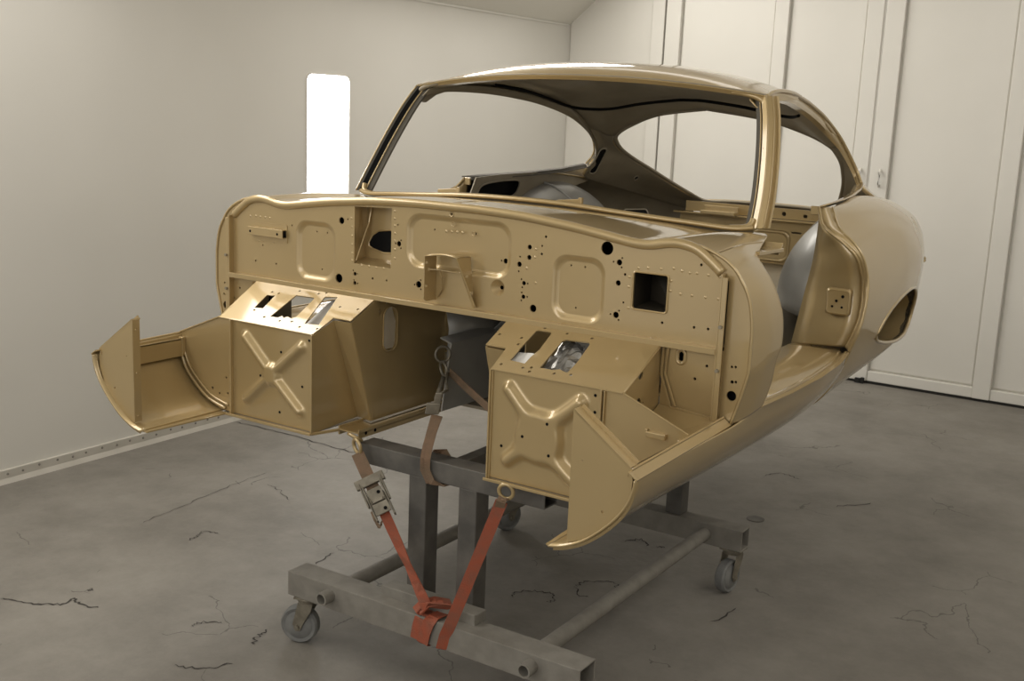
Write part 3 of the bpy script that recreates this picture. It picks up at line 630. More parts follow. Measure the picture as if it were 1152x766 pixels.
Q6 = side(2.3, [(.26, 0, .06), (.27, 0, .06), (.28, 0, .057), (.288, 0, .05), (.295, 0, .04), (.298, 0, .03), (.298, 0, .02), (.296, 0, .01), (.292, 0, 0), (.286, 0, -.008), (.27, 0, -.016), (.25, 0, -.02), (.2, 0, -.02)])
q_ = loft([Q0, Q1, Q2, Q3, Q4, Q5, Q6], 64, 70)
EGG = sp([(1.019, -.124), (1.053, -.086), (1.12, -.054), (1.213, -.034), (1.33, -.023), (1.47, -.026), (1.56, -.056), (1.6, -.11), (1.595, -.15), (1.55, -.178), (1.44, -.19), (1.3, -.178), (1.15, -.155), (1.019, -.124)], 53)[:-1]
def inegg(y, z):
    c = False; n = len(EGG)
    for i in range(n):
        (a, b), (d, e) = EGG[i], EGG[i - 1]
        if (b > z) != (e > z) and y < (d - a) * (z - b) / (e - b) + a: c = not c
    return c
# cut the wheel arch with a boolean that is applied here and leaves no helper behind
def cut(vf, cutter):
    def tmp(v):
        me = bpy.data.meshes.new('t'); me.from_pydata(v[0], [], v[1]); bm = bmesh.new(); bm.from_mesh(me); bmesh.ops.recalc_face_normals(bm, faces=bm.faces); bm.to_mesh(me); bm.free()
        o = bpy.data.objects.new('t', me); COL.objects.link(o); return o
    a, b = tmp(vf), tmp(cutter)
    m = a.modifiers.new('b', 'BOOLEAN'); m.operation = 'DIFFERENCE'; m.object = b; m.solver = 'EXACT'
    me = bpy.data.meshes.new_from_object(a.evaluated_get(bpy.context.evaluated_depsgraph_get()))
    r = ([tuple(v.co) for v in me.vertices], [tuple(p.vertices) for p in me.polygons])
    bpy.data.objects.remove(a); bpy.data.objects.remove(b); return r
n_ = len(EGG)
cutter = ([(.55, a, b) for a, b in EGG] + [(.9, a, b) for a, b in EGG], [tuple(range(n_)), tuple(reversed(range(n_, 2 * n_)))] + [(i, (i + 1) % n_, n_ + (i + 1) % n_, n_ + i) for i in range(n_)])
qc = cut(q_, cutter)
both('rear_quarter_skin', qc, smooth=50, solid=.006, m2=GDARK)
def xs(y, z):   # skin x at a point of the arch edge
    best = min(q_[0], key=lambda p: (p[1] - y) ** 2 + (p[2] - z) ** 2 - (0 if p[0] > .5 else -9)); return best[0]
er = [(xs(a, b), a, b) for a, b in EGG]
er = [tuple(sum(er[(i + k) % n_][j] for k in (-2, -1, 0, 1, 2)) / 5 for j in range(3)) for i in range(n_)]
both('wheel_arch_lip', tube([(x - .002, y, z) for x, y, z in er], .006, 8, closed=True), smooth='all')
cy_, cz_ = 1.35, -.1
both('wheel_arch_liner', rings([[(x - .004, y, z) for x, y, z in er], [(x - .05, cy_ + (y - cy_) * 1.03, cz_ + (z - cz_) * 1.06) for x, y, z in er], [(x - .13, cy_ + (y - cy_) * .97, cz_ + (z - cz_) * .97) for x, y, z in er], [(.555, cy_ + (y - cy_) * .8, cz_ + (z - cz_) * .75) for x, y, z in er]]), UNDER, smooth='all')
# small lamp bracket at the tail of the haunch
part('lamp_bracket', tube(sp([(.665, 1.77, .025), (.678, 1.79, .018), (.681, 1.795, .028), (.668, 1.785, .04)], 12), .004, 6), smooth='all')
# ---- sail panels between quarter window and hatch
SO = [(.456, 1.46, .415), (.466, 1.54, .362), (.483, 1.58, .312), (.508, 1.57, .268), (.545, 1.62, .228), (.54, 1.8, .196), (.47, 2.06, .14), (.36, 2.22, .095)]
SI = [(.405, 1.57, .39), (.418, 1.605, .365), (.42, 1.66, .335), (.405, 1.74, .30), (.38, 1.84, .26), (.345, 1.94, .215), (.305, 2.04, .17), (.27, 2.12, .14)]
SM = [((a[0] + b[0]) / 2 + .012, (a[1] + b[1]) / 2, (a[2] + b[2]) / 2 + .012) for a, b in zip(SO, SI)]
SO2 = [(x, y, z) for x, y, z in SO]
sail = loft([SO2, SM, SI], 40, 14)
both('sail_panel', sail, GOLD, smooth='all', solid=.012, m2=GDARK)
tail = loft([[(-.26, 2.12, .14), (-.15, 2.13, .145), (0, 2.13, .147), (.15, 2.13, .145), (.26, 2.12, .14)], [(-.3, 2.22, .1), (-.16, 2.24, .105), (0, 2.24, .106), (.16, 2.24, .105), (.3, 2.22, .1)], [(-.26, 2.3, .06), (-.14, 2.34, .06), (0, 2.35, .06), (.14, 2.34, .06), (.26, 2.3, .06)], [(-.26, 2.3, -.02), (-.14, 2.33, -.04), (0, 2.34, -.04), (.14, 2.33, -.04), (.26, 2.3, -.02)], [(-.3, 2.1, -.1), (-.15, 2.1, -.11), (0, 2.1, -.11), (.15, 2.1, -.11), (.3, 2.1, -.1)]], 20, 20)
part('tail_panel', tail, GOLD, smooth='all', solid=.006, m2=GDARK)
# hatch aperture flange
both('hatch_flange', tube(sp([(0, 1.46, .488), (.19, 1.49, .463), (.32, 1.54, .422), (.39, 1.57, .386), (.408, 1.605, .36), (.41, 1.66, .33), (.395, 1.74, .295), (.37, 1.84, .255), (.337, 1.94, .21), (.298, 2.04, .165), (.262, 2.115, .135), (.15, 2.12, .138), (0, 2.12, .14)], 70), .009, 8, ry=.006), GDARK, smooth='all')
# ---- door shut face (rear of the door opening)
BI = [(.588, .905, .236), (.61, .873, .197), (.64, .85, .177), (.68, .855, .149), (.715, .859, .117), (.73, .878, .07), (.735, .885, .021), (.737, .872, -.038), (.729, .862, -.082), (.712, .858, -.128)]
BO = [(.607, .962, .234), (.632, .925, .205), (.664, .875, .180), (.700, .864, .156), (.731, .862, .119), (.747, .871, .065), (.753, .863, .022), (.753, .848, -.026), (.745, .834, -.083), (.726, .838, -.134)]
bi, bo = sp(BI, 50), sp(BO, 50)
both('door_shut_flange', grid([[(x - .004, y + .008, z) for x, y, z in bi], bi, [tuple((p + q) / 2 for p, q in zip(a, b)) for a, b in zip(bi, bo)], bo]), smooth='all', solid=.003, off=0)
both('door_shut_bead', tube(bi, .004, 8), smooth='all'); both('door_shut_bead', tube(bo, .0035, 8), smooth='all')
pin = sp([(.588, .92, .20), (.585, .91, .1), (.572, .9, .0), (.553, .885, -.142)], 50)
both('door_shut_panel', grid([[tuple(a[k] + (b[k] - a[k]) * t + 0 for k in range(3)) for t in (0, .25, .5, .75, 1)] for a, b in zip([(x - .004, y + .008, z) for x, y, z in bi], pin)]), smooth='all', solid=.004, off=0)
for s in (1, -1):
    c = (s * .676, .872, -.008)
    lp_ = rings([[(c[0] + a * s, c[1] - d, c[2] + b) for a, b in rrect(0, 0, hw, hh, .008, 4)] for hw, hh, d in ((.034, .036, -.004), (.033, .035, .006), (.029, .031, .009), (.026, .028, .008))])
    pl_ = part('latch_plate', lp_, smooth=40, flip=s > 0)
    for a, b, r in ((.012, .015, .0045), (-.004, .002, .004), (-.014, -.014, .0035), (.012, -.014, .0035)):
        mk('latch_hole', lathe([(r, 0), (r * .9, .0006)], (c[0] + a * s, c[1] - .0079, c[2] + b), (0, -1, 0), 10), BLACK, pl_)
# quarter window lower channel
QW = [(.588, .905, .237), (.583, 1.0, .24), (.572, 1.15, .243), (.555, 1.3, .248), (.535, 1.43, .256), (.507, 1.562, .272)]
qw_ = (grid([[(x + .012, y, z + .003) for x, y, z in QW], QW, [(x - .005, y, z - .009) for x, y, z in QW], [(x - .02, y, z - .007) for x, y, z in QW]]))
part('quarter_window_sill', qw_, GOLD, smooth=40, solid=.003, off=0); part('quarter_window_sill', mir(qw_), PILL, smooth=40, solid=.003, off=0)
both('window_sill_end', join(obox((.578, .907, .226), (.012, 0, 0), (0, .004, 0), (0, 0, .012))), bevel=.002)
# ---- cabin: floor, sills, tunnel, arches, rear bulkhead
DS = ((.752, .125), (.762, .3), (.763, .5), (.752, .68), (.727, .84))
both('door_sill', grid([[(x + .001, y, -.1365) for x, y in DS], [(x - .008, y, -.134) for x, y in DS], [(x - .011, y, -.1345) for x, y in DS], [(x - .013, y, -.1405) for x, y in DS], [(x - .021, y, -.141) for x, y in DS], [(x - .024, y, -.1365) for x, y in DS], [(x - .028, y, -.1365) for x, y in DS]]), smooth=False, solid=.003, off=0)
both('inner_sill', grid([[(x - .027, y, -.1368) for x, y in DS] + [(.69, .89, -.1368)], [(.56, y, -.139) for x, y in DS] + [(.56, .895, -.139)], [(.555, y, -.3) for x, y in DS] + [(.555, .895, -.3)]]), GOLD, smooth=30, solid=.003, off=0)
part('cabin_floor', box(-.56, .56, .3, 1.45, -.33, -.322), GDARK)
part('centre_tunnel', grid([[(-.18, y, -.32), (-.17, y, -.17), (-.1, y, -.12 + .02), (.1, y, -.12 + .02), (.17, y, -.17), (.18, y, -.32)] for y in (.42, .9, 1.3)]), PRIMER, smooth=40, solid=.004)
part('rear_floor', grid([[(x, y, z) for x in (-.56, -.3, 0, .3, .56)] for y, z in ((.98, -.33), (1.0, -.2), (1.24, -.12), (1.5, -.1), (1.9, -.09), (2.02, -.075))]), GDARK, smooth=40, solid=.004)
rbp = plate([(-.34, -.08), (.34, -.08), (.33, .092), (-.33, .092)], [rrect(.15 + d, z, .02, .0035, .003, 3) for d, z in ((0, .047), (-.003, -.067), (-.3, .047), (-.3, -.067))], .004, (0, 2.04, 0))
part('rear_bulkhead', rbp)
part('bulkhead_swage', (lambda q: (q[0], q[1][:-1]))(rings([[(a, 2.04 - d, b) for a, b in rrect(.05, -.01, hw, hh, .03, 6)] for hw, hh, d in ((.08, .062, 0), (.076, .058, .005), (.07, .052, .005), (.066, .048, 0))])), smooth=60)
part('hatch_rear_rail', plate([(-.3, .098), (.3, .098), (.3, .137), (-.3, .137)], [circ(.102, .116, .0085, 14), rrect(.185, .114, .008, .006, .004), circ(-.1, .116, .0085, 14), circ(.06, .112, .002)], .004, (0, 2.02, 0)))
part('rear_ledge', join(box(-.34, .34, 1.99, 2.045, .089, .096), box(-.34, .34, 1.98, 2.04, -.088, -.08)), bevel=.002)
part('hatch_striker', join(box(-.2, -.06, 1.93, 1.97, .098, .112), box(-.2, -.06, 1.965, 1.975, .09, .13)), bevel=.003)
def hump(s):
    V = []; n, m = 28, 12
    for i in range(m + 1):
        f = math.pi / 2 * i / m
        V.append([(s * (.60 - .25 * math.sin(f)), 1.42 + .40 * math.cos(f) * math.cos(t), -.06 + .275 * math.cos(f) * math.sin(t)) for t in (math.pi * (1.08 * j / n - .04) for j in range(n + 1))])
    return grid(V)
part('inner_wheel_arch', hump(1), PRIMER, smooth='all', solid=.004, off=0)
hl = part('inner_wheel_arch', hump(-1), PRIMER, smooth='all', solid=.004, off=0)
both('arch_seam', tube([((.60 - .25 * math.sin(f)), 1.42 + .405 * math.cos(f) * math.cos(1.75), -.06 + .28 * math.cos(f) * math.sin(1.75)) for f in (math.pi / 2 * i / 12 for i in range(12))], .004, 6), PRIMER, smooth='all')
# left inner quarter: access opening, slot and lamp hole in the lining
def inner_open(poly, y, lip=.006):
    pass
op = sp([(.925, .183), (.939, .203), (.969, .216), (1.048, .223), (1.146, .224), (1.18, .219), (1.182, .203), (1.161, .18), (1.128, .169), (1.084, .168), (.998, .174), (.925, .183)], 41)[:-1]
part('inner_quarter_panel', plate([(.893, -.14), (1.05, -.14), (1.1, .1), (1.3, .17), (1.56, .19), (1.72, .215), (1.68, .25), (1.58, .262), (1.275, .248), (1.05, .245), (.921, .239), (.893, .19)], [op], .004, (-.553, 0, 0), (0, 1, 0), (0, 0, 1)), GDARK)
part('access_opening', rings([[(-.553, a, b) for a, b in op], [(-.559, a, b) for a, b in op], [(-.572, a, b) for a, b in op]]), BLACK)
part('opening_lip', tube([(-.5515, a, b) for a, b in op], .003, 6, closed=True, up=(1, 0, 0)), GDARK, smooth='all')
# slot and lamp hole in the left sail lining, hole low in the left arch
def patch(name, P, n, poly, dep=.004, lip=.003):   # black face painted for the dark inside a cut-out, on a sloping lining
    P = Vector(P); n = Vector(n).normalized(); u = Vector((0, 0, 1)); u = (u - n * u.dot(n)).normalized(); v = n.cross(u)
    q = [P + v * a + u * b for a, b in poly]
    o = part(name, rings([[tuple(p + n * .001) for p in q], [tuple(p + n * .002) for p in q]]), BLACK)
    mk('cutout_lip', tube([tuple(p + n * .002) for p in q], lip, 6, closed=True, up=n), GDARK, o, smooth='all')
import math as _m
A_, B_ = Vector((-.449, 1.583, .335)), Vector((-.510, 1.612, .243)); nS = (B_ - A_).cross(Vector((-.435, 1.83, .224)) - A_).normalized()
if nS.y > 0: nS = -nS
ax_ = (B_ - A_).normalized(); up_ = Vector((0, 0, 1)); up_ = (up_ - nS * up_.dot(nS)).normalized(); rt_ = nS.cross(up_)
hl_ = (B_ - A_).length / 2; wd_ = nS.cross(ax_)
cap = [ax_ * ((hl_ - .012) * (1 if _m.cos(t) > 0 else -1) + .014 * _m.cos(t)) + wd_ * (.016 * _m.sin(t)) for t in (2 * _m.pi * (i + .5) / 24 for i in range(24))]
patch('lining_slot', (A_ + B_) / 2 + nS * .003, nS, [(c.dot(rt_), c.dot(up_)) for c in cap])
patch('lining_hole', Vector((-.435, 1.83, .224)) + nS * .004, nS, circ(0, 0, .010, 14), lip=.002)
patch('arch_opening', (-.375, 1.74, .088), (.75, -.35, .55), rrect(0, 0, .055, .022, .01, 4))


# ---- small bulkhead fittings
WELD = [(0.586, 0.154), (0.605, 0.151), (0.622, 0.149), (0.638, 0.15), (0.663, 0.149), (0.687, 0.148), (0.605, 0.103), (0.63, 0.103), (0.66, 0.103), (0.688, 0.103), (0.506, 0.146), (0.528, 0.149), (0.558, 0.15), (0.486, 0.125), (0.486, 0.104), (0.488, 0.059), (0.582, 0.128), (0.582, 0.107), (-0.632, 0.158), (-0.612, 0.16), (-0.596, 0.159), (-0.578, 0.159), (-0.562, 0.159), (-0.284, 0.182), (-0.282, 0.161), (-0.281, 0.139), (-0.281, 0.118), (-0.281, 0.096), (-0.281, 0.078), (-0.261, 0.2165), (-0.241, 0.217), (-0.222, 0.2185), (-0.202, 0.22), (-0.183, 0.221), (-0.164, 0.222), (-0.149, 0.211), (-0.148, 0.193), (-0.148, 0.176), (-0.147, 0.158), (-0.147, 0.14), (-0.146, 0.119), (-0.146, 0.098), (-0.25, 0.069), (-0.226, 0.069), (-0.203, 0.069), (-0.18, 0.069), (-.60, .096), (-.585, .098), (-.52, .1), (-.545, .097), (.23, .115), (.252, .16), (.25, .142), (.255, .085)]
part('spot_welds', join(*[dome(x, .0002, z, .0037, .0013, 8) for x, z in WELD + [(0.005, .177), (.021, .1775), (.036, .178), (.051, .178)]]), smooth='all')['kind'] = 'stuff'
br = part('steering_bracket', join(*[(lambda o, x: ([(x - .0015, y, z) for y, z in o] + [(x + .0015, y, z) for y, z in o], [tuple(range(len(o)))[::-1], tuple(range(len(o), 2 * len(o)))] + [(i, (i + 1) % len(o), len(o) + (i + 1) % len(o), len(o) + i) for i in range(len(o))]))(o, x) for o, x in (([(0, .119), (-.046, .121), (-.046, .021), (-.035, .013), (0, .013)], -.022),)]), bevel=.0006)
V = [(.067, -.0455, .126), (.103, -.013, .012), (.0885, .0, .007), (.075, 0, .124)]
mk('bracket_cheek', (V, [(0, 1, 2, 3)]), GOLD, br, solid=.003, off=0)
mk('bracket_hood', grid([[(-.023 + .092 * t, -.046 * (1 - .15 * math.sin(t * math.pi)), .120 + .005 * t + .004 * math.sin(t * math.pi)) for t in (0, .2, .4, .6, .8, 1)], [(-.023 + .097 * t, -.036, .124 + .004 * t + .004 * math.sin(t * math.pi)) for t in (0, .2, .4, .6, .8, 1)], [(-.023 + .1 * t, 0, .121 + .004 * t) for t in (0, .2, .4, .6, .8, 1)]]), GOLD, br, smooth=40, solid=.002)
mk('bracket_rod', tube([(-.021, -.028, .088), (.0, -.018, .088), (.055, -.010, .085), (.084, -.016, .082)], .002, 6), GOLD, br, smooth=True)
mk('bracket_arm', tube([(.0, -.016, .088), (.004, -.012, .07), (.0, -.006, .04), (-.012, -.003, .022)], .002, 6), GOLD, br, smooth=True)
for x, y, z in ((-.0245, -.03, .088), (-.0245, -.04, .05), (.087, -.028, .083), (.097, -.021, .045), (-.0245, -.04, .105)):
    mk('bracket_bolt', lathe([(.004, 0), (.0035, .002)], (x + .004 if x < 0 else x, y, z), (.8, -.6, 0), 8), GOLD, br)
bb_ = part('relay_box', join(box(-.628, -.503, -.015, .0, .1115, .1335)), bevel=.001)
mk('box_backing', plate(rrect(-.565, .122, .066, .024, .002, 2), [], .002, (0, -.0015, 0)), GOLD, bb_)
for x in (-.618, -.521): mk('box_hole', lathe([(.0035, 0), (.003, .0005)], (x, -.0152, .1215), (0, -1, 0), 8), BLACK, bb_)
mk('box_end', quad((-.5026, -.013, .1135), (-.5026, -.001, .1135), (-.5026, -.001, .1315), (-.5026, -.013, .1315)), BLACK, bb_)
for x, z, r in ((.1, .02, .001), (.019, .218, .0055), (.025, .195, .005), (.083, .178, .0045)):
    part('grommet_ring', tube([(x + r * math.cos(a), -.0004, z + r * math.sin(a)) for a in (2 * math.pi * i / 12 for i in range(12))], .0012, 5, closed=True, up=(0, 1, 0)), smooth=True) if r > .002 else None
# rivets along ledge
for x in (-.6, -.44, -.26, -.21, .16, .33, .55): part('ledge_bolt', lathe([(.003, 0), (.0025, .0015)], (x, -.009, .0042), (0, 0, 1), 7))
for s in (1, -1):
    for z in (.05, -.04): part('flange_nut', lathe([(.004, 0), (.004, .006)], (s * .7045, -.0165, z), (0, -1, 0), 6), GDARK)

# ---- loose masking sheets seen through the slots; left one added to imitate a lit interior
def crumple(x0, x1, y0, y1, f, amp, n=16, seed=1):
    rnd = random.Random(seed); return grid([[(x0 + (x1 - x0) * i / n, y0 + (y1 - y0) * j / n, f(x0 + (x1 - x0) * i / n, y0 + (y1 - y0) * j / n) + rnd.uniform(-amp, amp)) for i in range(n + 1)] for j in range(n + 1)])
o = mk('footwell_sheet', crumple(.335, .47, -.15, -.01, lambda x, y: .49 * y - .034 + .008 * math.sin(x * 40 + y * 30), .006), FOIL, None, solid=.001); tag(o, 'crumpled grey foil seen through the wide slot of the right footwell top', 'masking sheet')
o = mk('footwell_sheet', crumple(.272, .325, -.15, -.085, lambda x, y: .49 * y - .013 + .05 * (x - .3), .001, 5, 2), PAPER, None, solid=.001); tag(o, 'small white paper seen through the narrow slot of the right footwell top', 'masking sheet')
rr_ = random.Random(3)
def pz(x, y, z): return (x + rr_.uniform(-.002, .002), y, z + .49 * min(y, 0))
o = mk('footwell_sheet', grid([[pz(-.345, y, -.03), pz(-.31, y, -.026), pz(-.285, y, -.028), pz(-.272 if y < -.02 else -.25, y, -.04 if y < -.02 else -.05), pz(-.27 if y < -.02 else -.236, y, -.05 if y < -.02 else -.09), pz(-.27 if y < -.02 else -.23, y, -.06 if y < -.02 else -.15)] for y in (-.15, -.12, -.09, -.06, -.03, 0, .03, .06, .09, .12)]), PAPER, None, solid=.001); tag(o, 'pale sheet added to imitate light inside the left footwell, seen through its third slot and the oval opening', 'masking sheet')

# ================================================================== WHEELED STAND
st = thing('body_stand', (.1, .3, -ZF), 'grey steel rolling stand under the gold body shell, on four casters', 'stand')
def sp_(name, vf, m=STEEL, **k): return mk(name, vf, m, st, **k)
def hollow(x0, x1, y0, y1, z0, z1, t=.004):   # open-ended box section along x
    o = [(y0, z0), (y1, z0), (y1, z1), (y0, z1)]; i = [(y0 + t, z0 + t), (y1 - t, z0 + t), (y1 - t, z1 - t), (y0 + t, z1 - t)]
    V = [(x, *p) for x in (x0, x1) for p in o] + [(x, *p) for x in (x0, x1) for p in i]; F = []
    for k in range(4):
        j = (k + 1) % 4
        F += [(k, j, 4 + j, 4 + k), (8 + j, 8 + k, 12 + k, 12 + j), (j, k, 8 + k, 8 + j), (4 + k, 4 + j, 12 + j, 12 + k)]
    return V, F
def pipe(x, y0, y1, z, r, t=.004, n=18):
    V = [(x + q * math.cos(a), y, z + q * math.sin(a)) for y in (y0, y1) for q in (r, r - t) for a in (2 * math.pi * i / n for i in range(n))]; F = []
    for i in range(n):
        j = (i + 1) % n
        F += [(i, j, 2 * n + j, 2 * n + i), (n + j, n + i, 3 * n + i, 3 * n + j), (j, i, n + i, n + j), (2 * n + i, 2 * n + j, 3 * n + j, 3 * n + i)]
    return V, F
sp_('front_crossbar', hollow(-.303, .529, -.2, -.132, -.742, -.68), DUSTY, bevel=.0015)
sp_('rear_crossbar', hollow(-.33, .498, .78, .838, -.742, -.68), DUSTY, bevel=.0015)
for x in (-.178, .385): sp_('side_tube', pipe(x, -.132, .78, -.712, .019), DUSTY, smooth=40)
for x in (-.165, .41): sp_('tube_stub', pipe(x, -.232, -.198, -.706, .0165), DUSTY, smooth=40)
sp_('base_channel', join(box(-.035, .236, -.162, -.118, -.682, -.657), box(-.035, .236, -.166, -.160, -.682, -.654)), DUSTY, bevel=.002)
for x in (.004, .147): sp_('front_post', box(x, x + .05, -.118, -.066, -.742, -.384), bevel=.003)
sp_('front_beam', hollow(-.15, .375, -.118, -.062, -.386, -.337), bevel=.002)
for x in (-.09, .253): sp_('rear_post', box(x, x + .05, .79, .84, -.68, -.39), bevel=.003)
sp_('rear_beam', hollow(-.17, .36, .785, .845, -.392, -.337), bevel=.002)
sp_('top_rail', box(.085, .12, -.062, .785, -.385, -.345), bevel=.002)
def caster(x, y, ang, m):
    """fork (plate, two cheeks) with a wheel hung behind the swivel"""
    d = Vector((math.cos(ang), math.sin(ang), 0)); q = Vector((-d.y, d.x, 0)); c = Vector((x, y, 0))
    ax = c + d * .022; zc = -ZF + .0485
    def P(a, b, z): return tuple(c + d * a + q * b + Vector((0, 0, z)))
    cheeks = []
    for s in (-1, 1):
        o = [(-.018, -.757), (.02, -.757), (.034, zc + .006), (.026, zc - .012), (.014, zc - .010), (.008, zc + .006), (-.014, -.775)]
        V = [P(a, s * .022, z) for a, z in o] + [P(a, s * .0245, z) for a, z in o]; n = len(o)
        cheeks.append((V, [tuple(range(n)), tuple(reversed(range(n, 2 * n)))] + [(i, (i + 1) % n, n + (i + 1) % n, n + i) for i in range(n)]))
    crown = lathe([(.026, -.742), (.03, -.748), (.028, -.757), (.024, -.759)], (x, y, 0), (0, 0, 1), 18)
    topp = obox((x, y, -.7445), d * .03, q * .028, (0, 0, .0022))
    axle = lathe([(.006, -.031), (.006, .031)], (ax.x, ax.y, zc), q, 8)
    f = mk('caster', join(crown, topp, axle, *cheeks), RATCH, st, smooth=35)
    w = mk('wheel', lathe([(.012, -.019), (.03, -.017), (.036, -.013), (.044, -.0155), (.0485, -.010), (.0485, .010), (.044, .0155), (.036, .013), (.03, .017), (.012, .019)], (ax.x, ax.y, zc), q, 28), m, f, smooth=35)
    return f
caster(-.262, -.168, math.pi * 1.12, RUBBER); caster(.465, .808, math.pi * .45 + math.pi, RUBBER)
caster(-.29, .812, math.pi * .4 + math.pi, RUBBER); caster(.49, -.165, math.pi * .2, RUBBER)
# ================================================================== TIE-DOWN STRAPS
s1 = thing('ratchet_strap', (.1, -.19, -.742), 'orange strap with a zinc ratchet buckle, knotted round the front crossbar', 'strap', 'tie-down straps on the stand')
e0, e1 = Vector((-.118, -.158, -.352)), Vector((.118, -.19, -.655))
def lerp(a, b, t): return tuple(a + (b - a) * t)
side1 = Vector((.84, .54, .0))
mk('upper_webbing', ribbon([lerp(e0, e1, t) for t in (-.01, .06, .12, .2, .27)], .030, .0025, side1), BROWNW, s1)
mk('lower_webbing', ribbon([lerp(e0, e1, t) for t in (.38, .5, .62, .74, .84, .93, 1.0)], .024, .0025, [(.84, .54, 0), (.84, .54, 0), (.95, .1, 0), (.92, -.2, 0), (.93, .0, 0), (.9, .4, 0), (.84, .54, 0)]), ORANGE, s1)
ctr = Vector(lerp(e0, e1, .31)); dr = (e1 - e0).normalized(); sd = (side1 - dr * side1.dot(dr)).normalized(); nn = dr.cross(sd)
if nn.y > 0: nn = -nn
k_ = 1.22
rt = mk('ratchet', join(obox(ctr + sd * .022, dr * .046, sd * .002, nn * .016), obox(ctr - sd * .022, dr * .046, sd * .002, nn * .016), obox(ctr + nn * .015 - dr * .012, dr * .017, sd * .018, nn * .002),
        obox(ctr + nn * .02 + dr * .022, dr * .014, sd * .019, nn * .003), obox(ctr + nn * .0215 + dr * .002, dr * .004, sd * .012, nn * .003), lathe([(.010, -.026), (.010, .026)], ctr, sd, 10)), RATCH, s1, bevel=.0015)
mk('ratchet_handle', join(obox(ctr + nn * .006 - dr * .05, dr * .011, sd * .036, nn * .009), obox(ctr + sd * .027 + nn * .01 - dr * .022, dr * .032, sd * .002, nn * .008), obox(ctr - sd * .027 + nn * .01 - dr * .022, dr * .032, sd * .002, nn * .008)), RATCH, rt, bevel=.003)
for s in (-1, 1):
    mk('ratchet_gear', lathe([(.017, -.002), (.019, 0), (.017, .002)], ctr + sd * (.017 * s) + nn * .002, sd, 12), RATCH, rt)
    mk('ratchet_pin', lathe([(.0045, 0), (.004, .003)], ctr + dr * (.026 if s > 0 else -.016) + nn * (.023 if s > 0 else .017) + sd * .008, nn, 8), BLACK, rt)
mk('spare_webbing', ribbon([tuple(ctr + dr * .02 - sd * .026 - nn * .004), tuple(ctr + dr * .04 - sd * .027 + nn * .002), tuple(ctr + dr * .058 - sd * .024), tuple(ctr + dr * .05 - sd * .016 - nn * .006)], .018, .005, nn), BROWNW, rt)
# wraps round the crossbar
def wrap(x, wd, lean, lay, m, nm, k=0):
    g = .003 + lay * .003
    y0, y1, z0, z1 = -.2 - g, -.132 + .0, -.742 - g, -.68 + g
    pts = [(x + lean, -.14, z1), (x + lean * .7, y0 + .012, z1), (x + lean * .5, y0, z1 - .01), (x, y0, (z0 + z1) / 2), (x - lean * .3, y0, z0 + .008), (x - lean * .4, y0 + .012, z0), (x - lean * .4, -.15, z0)]
    return mk(nm, ribbon(pts, wd, .002, (1, 0, 0)), m, s1)
wrap(.104, .03, .012, 0, ORANGE, 'wrapped_webbing'); wrap(.128, .03, .022, 1, ORANGE, 'wrapped_webbing')
mk('knot', join(ribbon([(.092, -.198, -.672), (.102, -.185, -.655), (.125, -.165, -.647), (.15, -.14, -.655)], .028, .003, (.8, -.5, 0)),
      ribbon([(.108, -.2, -.67), (.125, -.19, -.650), (.15, -.17, -.645), (.168, -.15, -.66)], .026, .003, (.75, -.6, .1)),
      ribbon([(.118, -.19, -.655), (.112, -.2, -.66), (.13, -.195, -.648), (.175, -.165, -.652)], .024, .003, (.6, -.3, .7))), ORANGE, s1)
s2 = thing('tie_down_strap', (.25, -.19, -.742), 'plain orange strap running straight from the right eye over the front crossbar\'s face', 'strap', 'tie-down straps on the stand')
a0, a1 = Vector((.308, -.186, -.362)), Vector((.198, -.206, -.672))
mk('webbing', ribbon([lerp(a0, a1, t) for t in (0, .15, .35, .55, .75, .92, 1)] + [(.183, -.204, -.705), (.175, -.204, -.738), (.174, -.19, -.746), (.174, -.15, -.746)], .027, .0025, (.9, .42, 0)), ORANGE, s2)
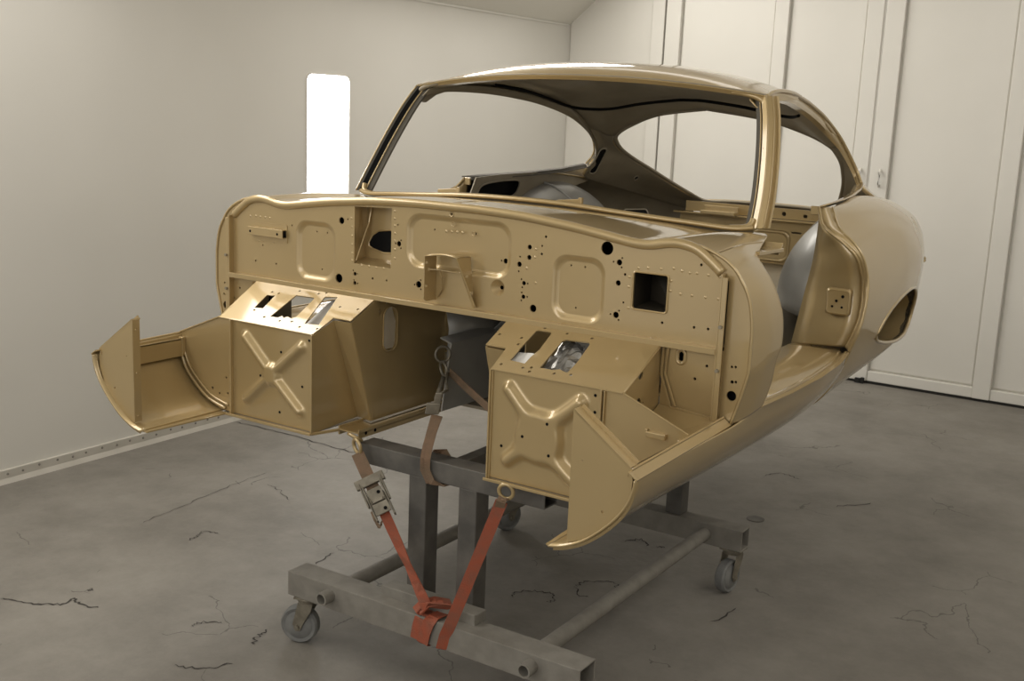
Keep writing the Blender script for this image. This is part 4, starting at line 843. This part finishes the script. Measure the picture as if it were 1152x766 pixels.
mk('webbing_loop', ribbon([tuple(a0 + Vector((-.004, 0, -.014))), tuple(a0 + Vector((.001, -.004, .0))), tuple(a0 + Vector((.003, 0, .008))), tuple(a0 + Vector((.003, .008, .004)))], .021, .004, (.9, .42, 0)), BROWNW, s2)
s3 = thing('overspray_strap', (.02, -.09, -.4), 'brown overspray-coated strap looped round the front beam and hooked up inside the tunnel', 'strap', 'tie-down straps on the stand')
RS = (.84, .54, 0)
loop_pts = [(.03, -.075, -.285), (.045, -.11, -.312), (.05, -.124, -.335), (.052, -.1265, -.36), (.068, -.1265, -.385), (.09, -.115, -.392), (.095, -.08, -.391), (.09, -.055, -.37), (.06, -.056, -.333), (.04, -.075, -.33)]
hk = Vector((.012, -.035, -.245))
mk('loop_webbing', ribbon([tuple(hk + Vector((0, 0, -.012)))] + loop_pts[:7], .016, .003, RS), BROWNW, s3)
mk('loop_webbing', ribbon([tuple(hk + Vector((.012, .004, -.014)))] + [(x + .013, y - .0035, z + .001) for x, y, z in loop_pts[:7]], .014, .003, RS), BROWNW, s3)
mk('loop_webbing', ribbon(loop_pts[5:], .016, .003, RS), BROWNW, s3)
mk('buckle', join(obox(hk + Vector((-.004, -.002, .004)), (.014, .009, 0), (-.003, .005, 0), (.003, 0, .014)), obox(hk + Vector((.006, .003, .026)), (.007, .0045, 0), (-.002, .003, 0), (.004, 0, .018))), RATCH, s3, bevel=.002)
mk('hook', tube([tuple(hk + Vector((.01, .006, .04))), (.0, .03, -.21), (-.04, .08, -.205), (-.075, .135, -.2)], .004, 6), RATCH, s3, smooth='all')
mk('cross_webbing', ribbon([(-.075, .143, -.197), (-.05, .13, -.203), (.02, .097, -.222), (.11, .055, -.243), (.19, .02, -.262)], .02, .003, (.3, -.1, 1)), BROWNW, s3)
s4 = thing('shackle_chain', (-.10, .14, -.3), 'small dull shackle and chain links on the grey gearbox cover inside the tunnel', 'chain')
mk('link', eye((-.108, .155, -.158), .02, .0035, (1, -.6, .1)), RATCH, s4, smooth='all')
mk('link', eye((-.10, .15, -.195), .019, .0035, (.5, 1, .2)), RATCH, s4, smooth='all')
mk('link', tube([(-.10, .15, -.215), (-.095, .13, -.24), (-.085, .1, -.262)], .006, 8), RATCH, s4, smooth='all')
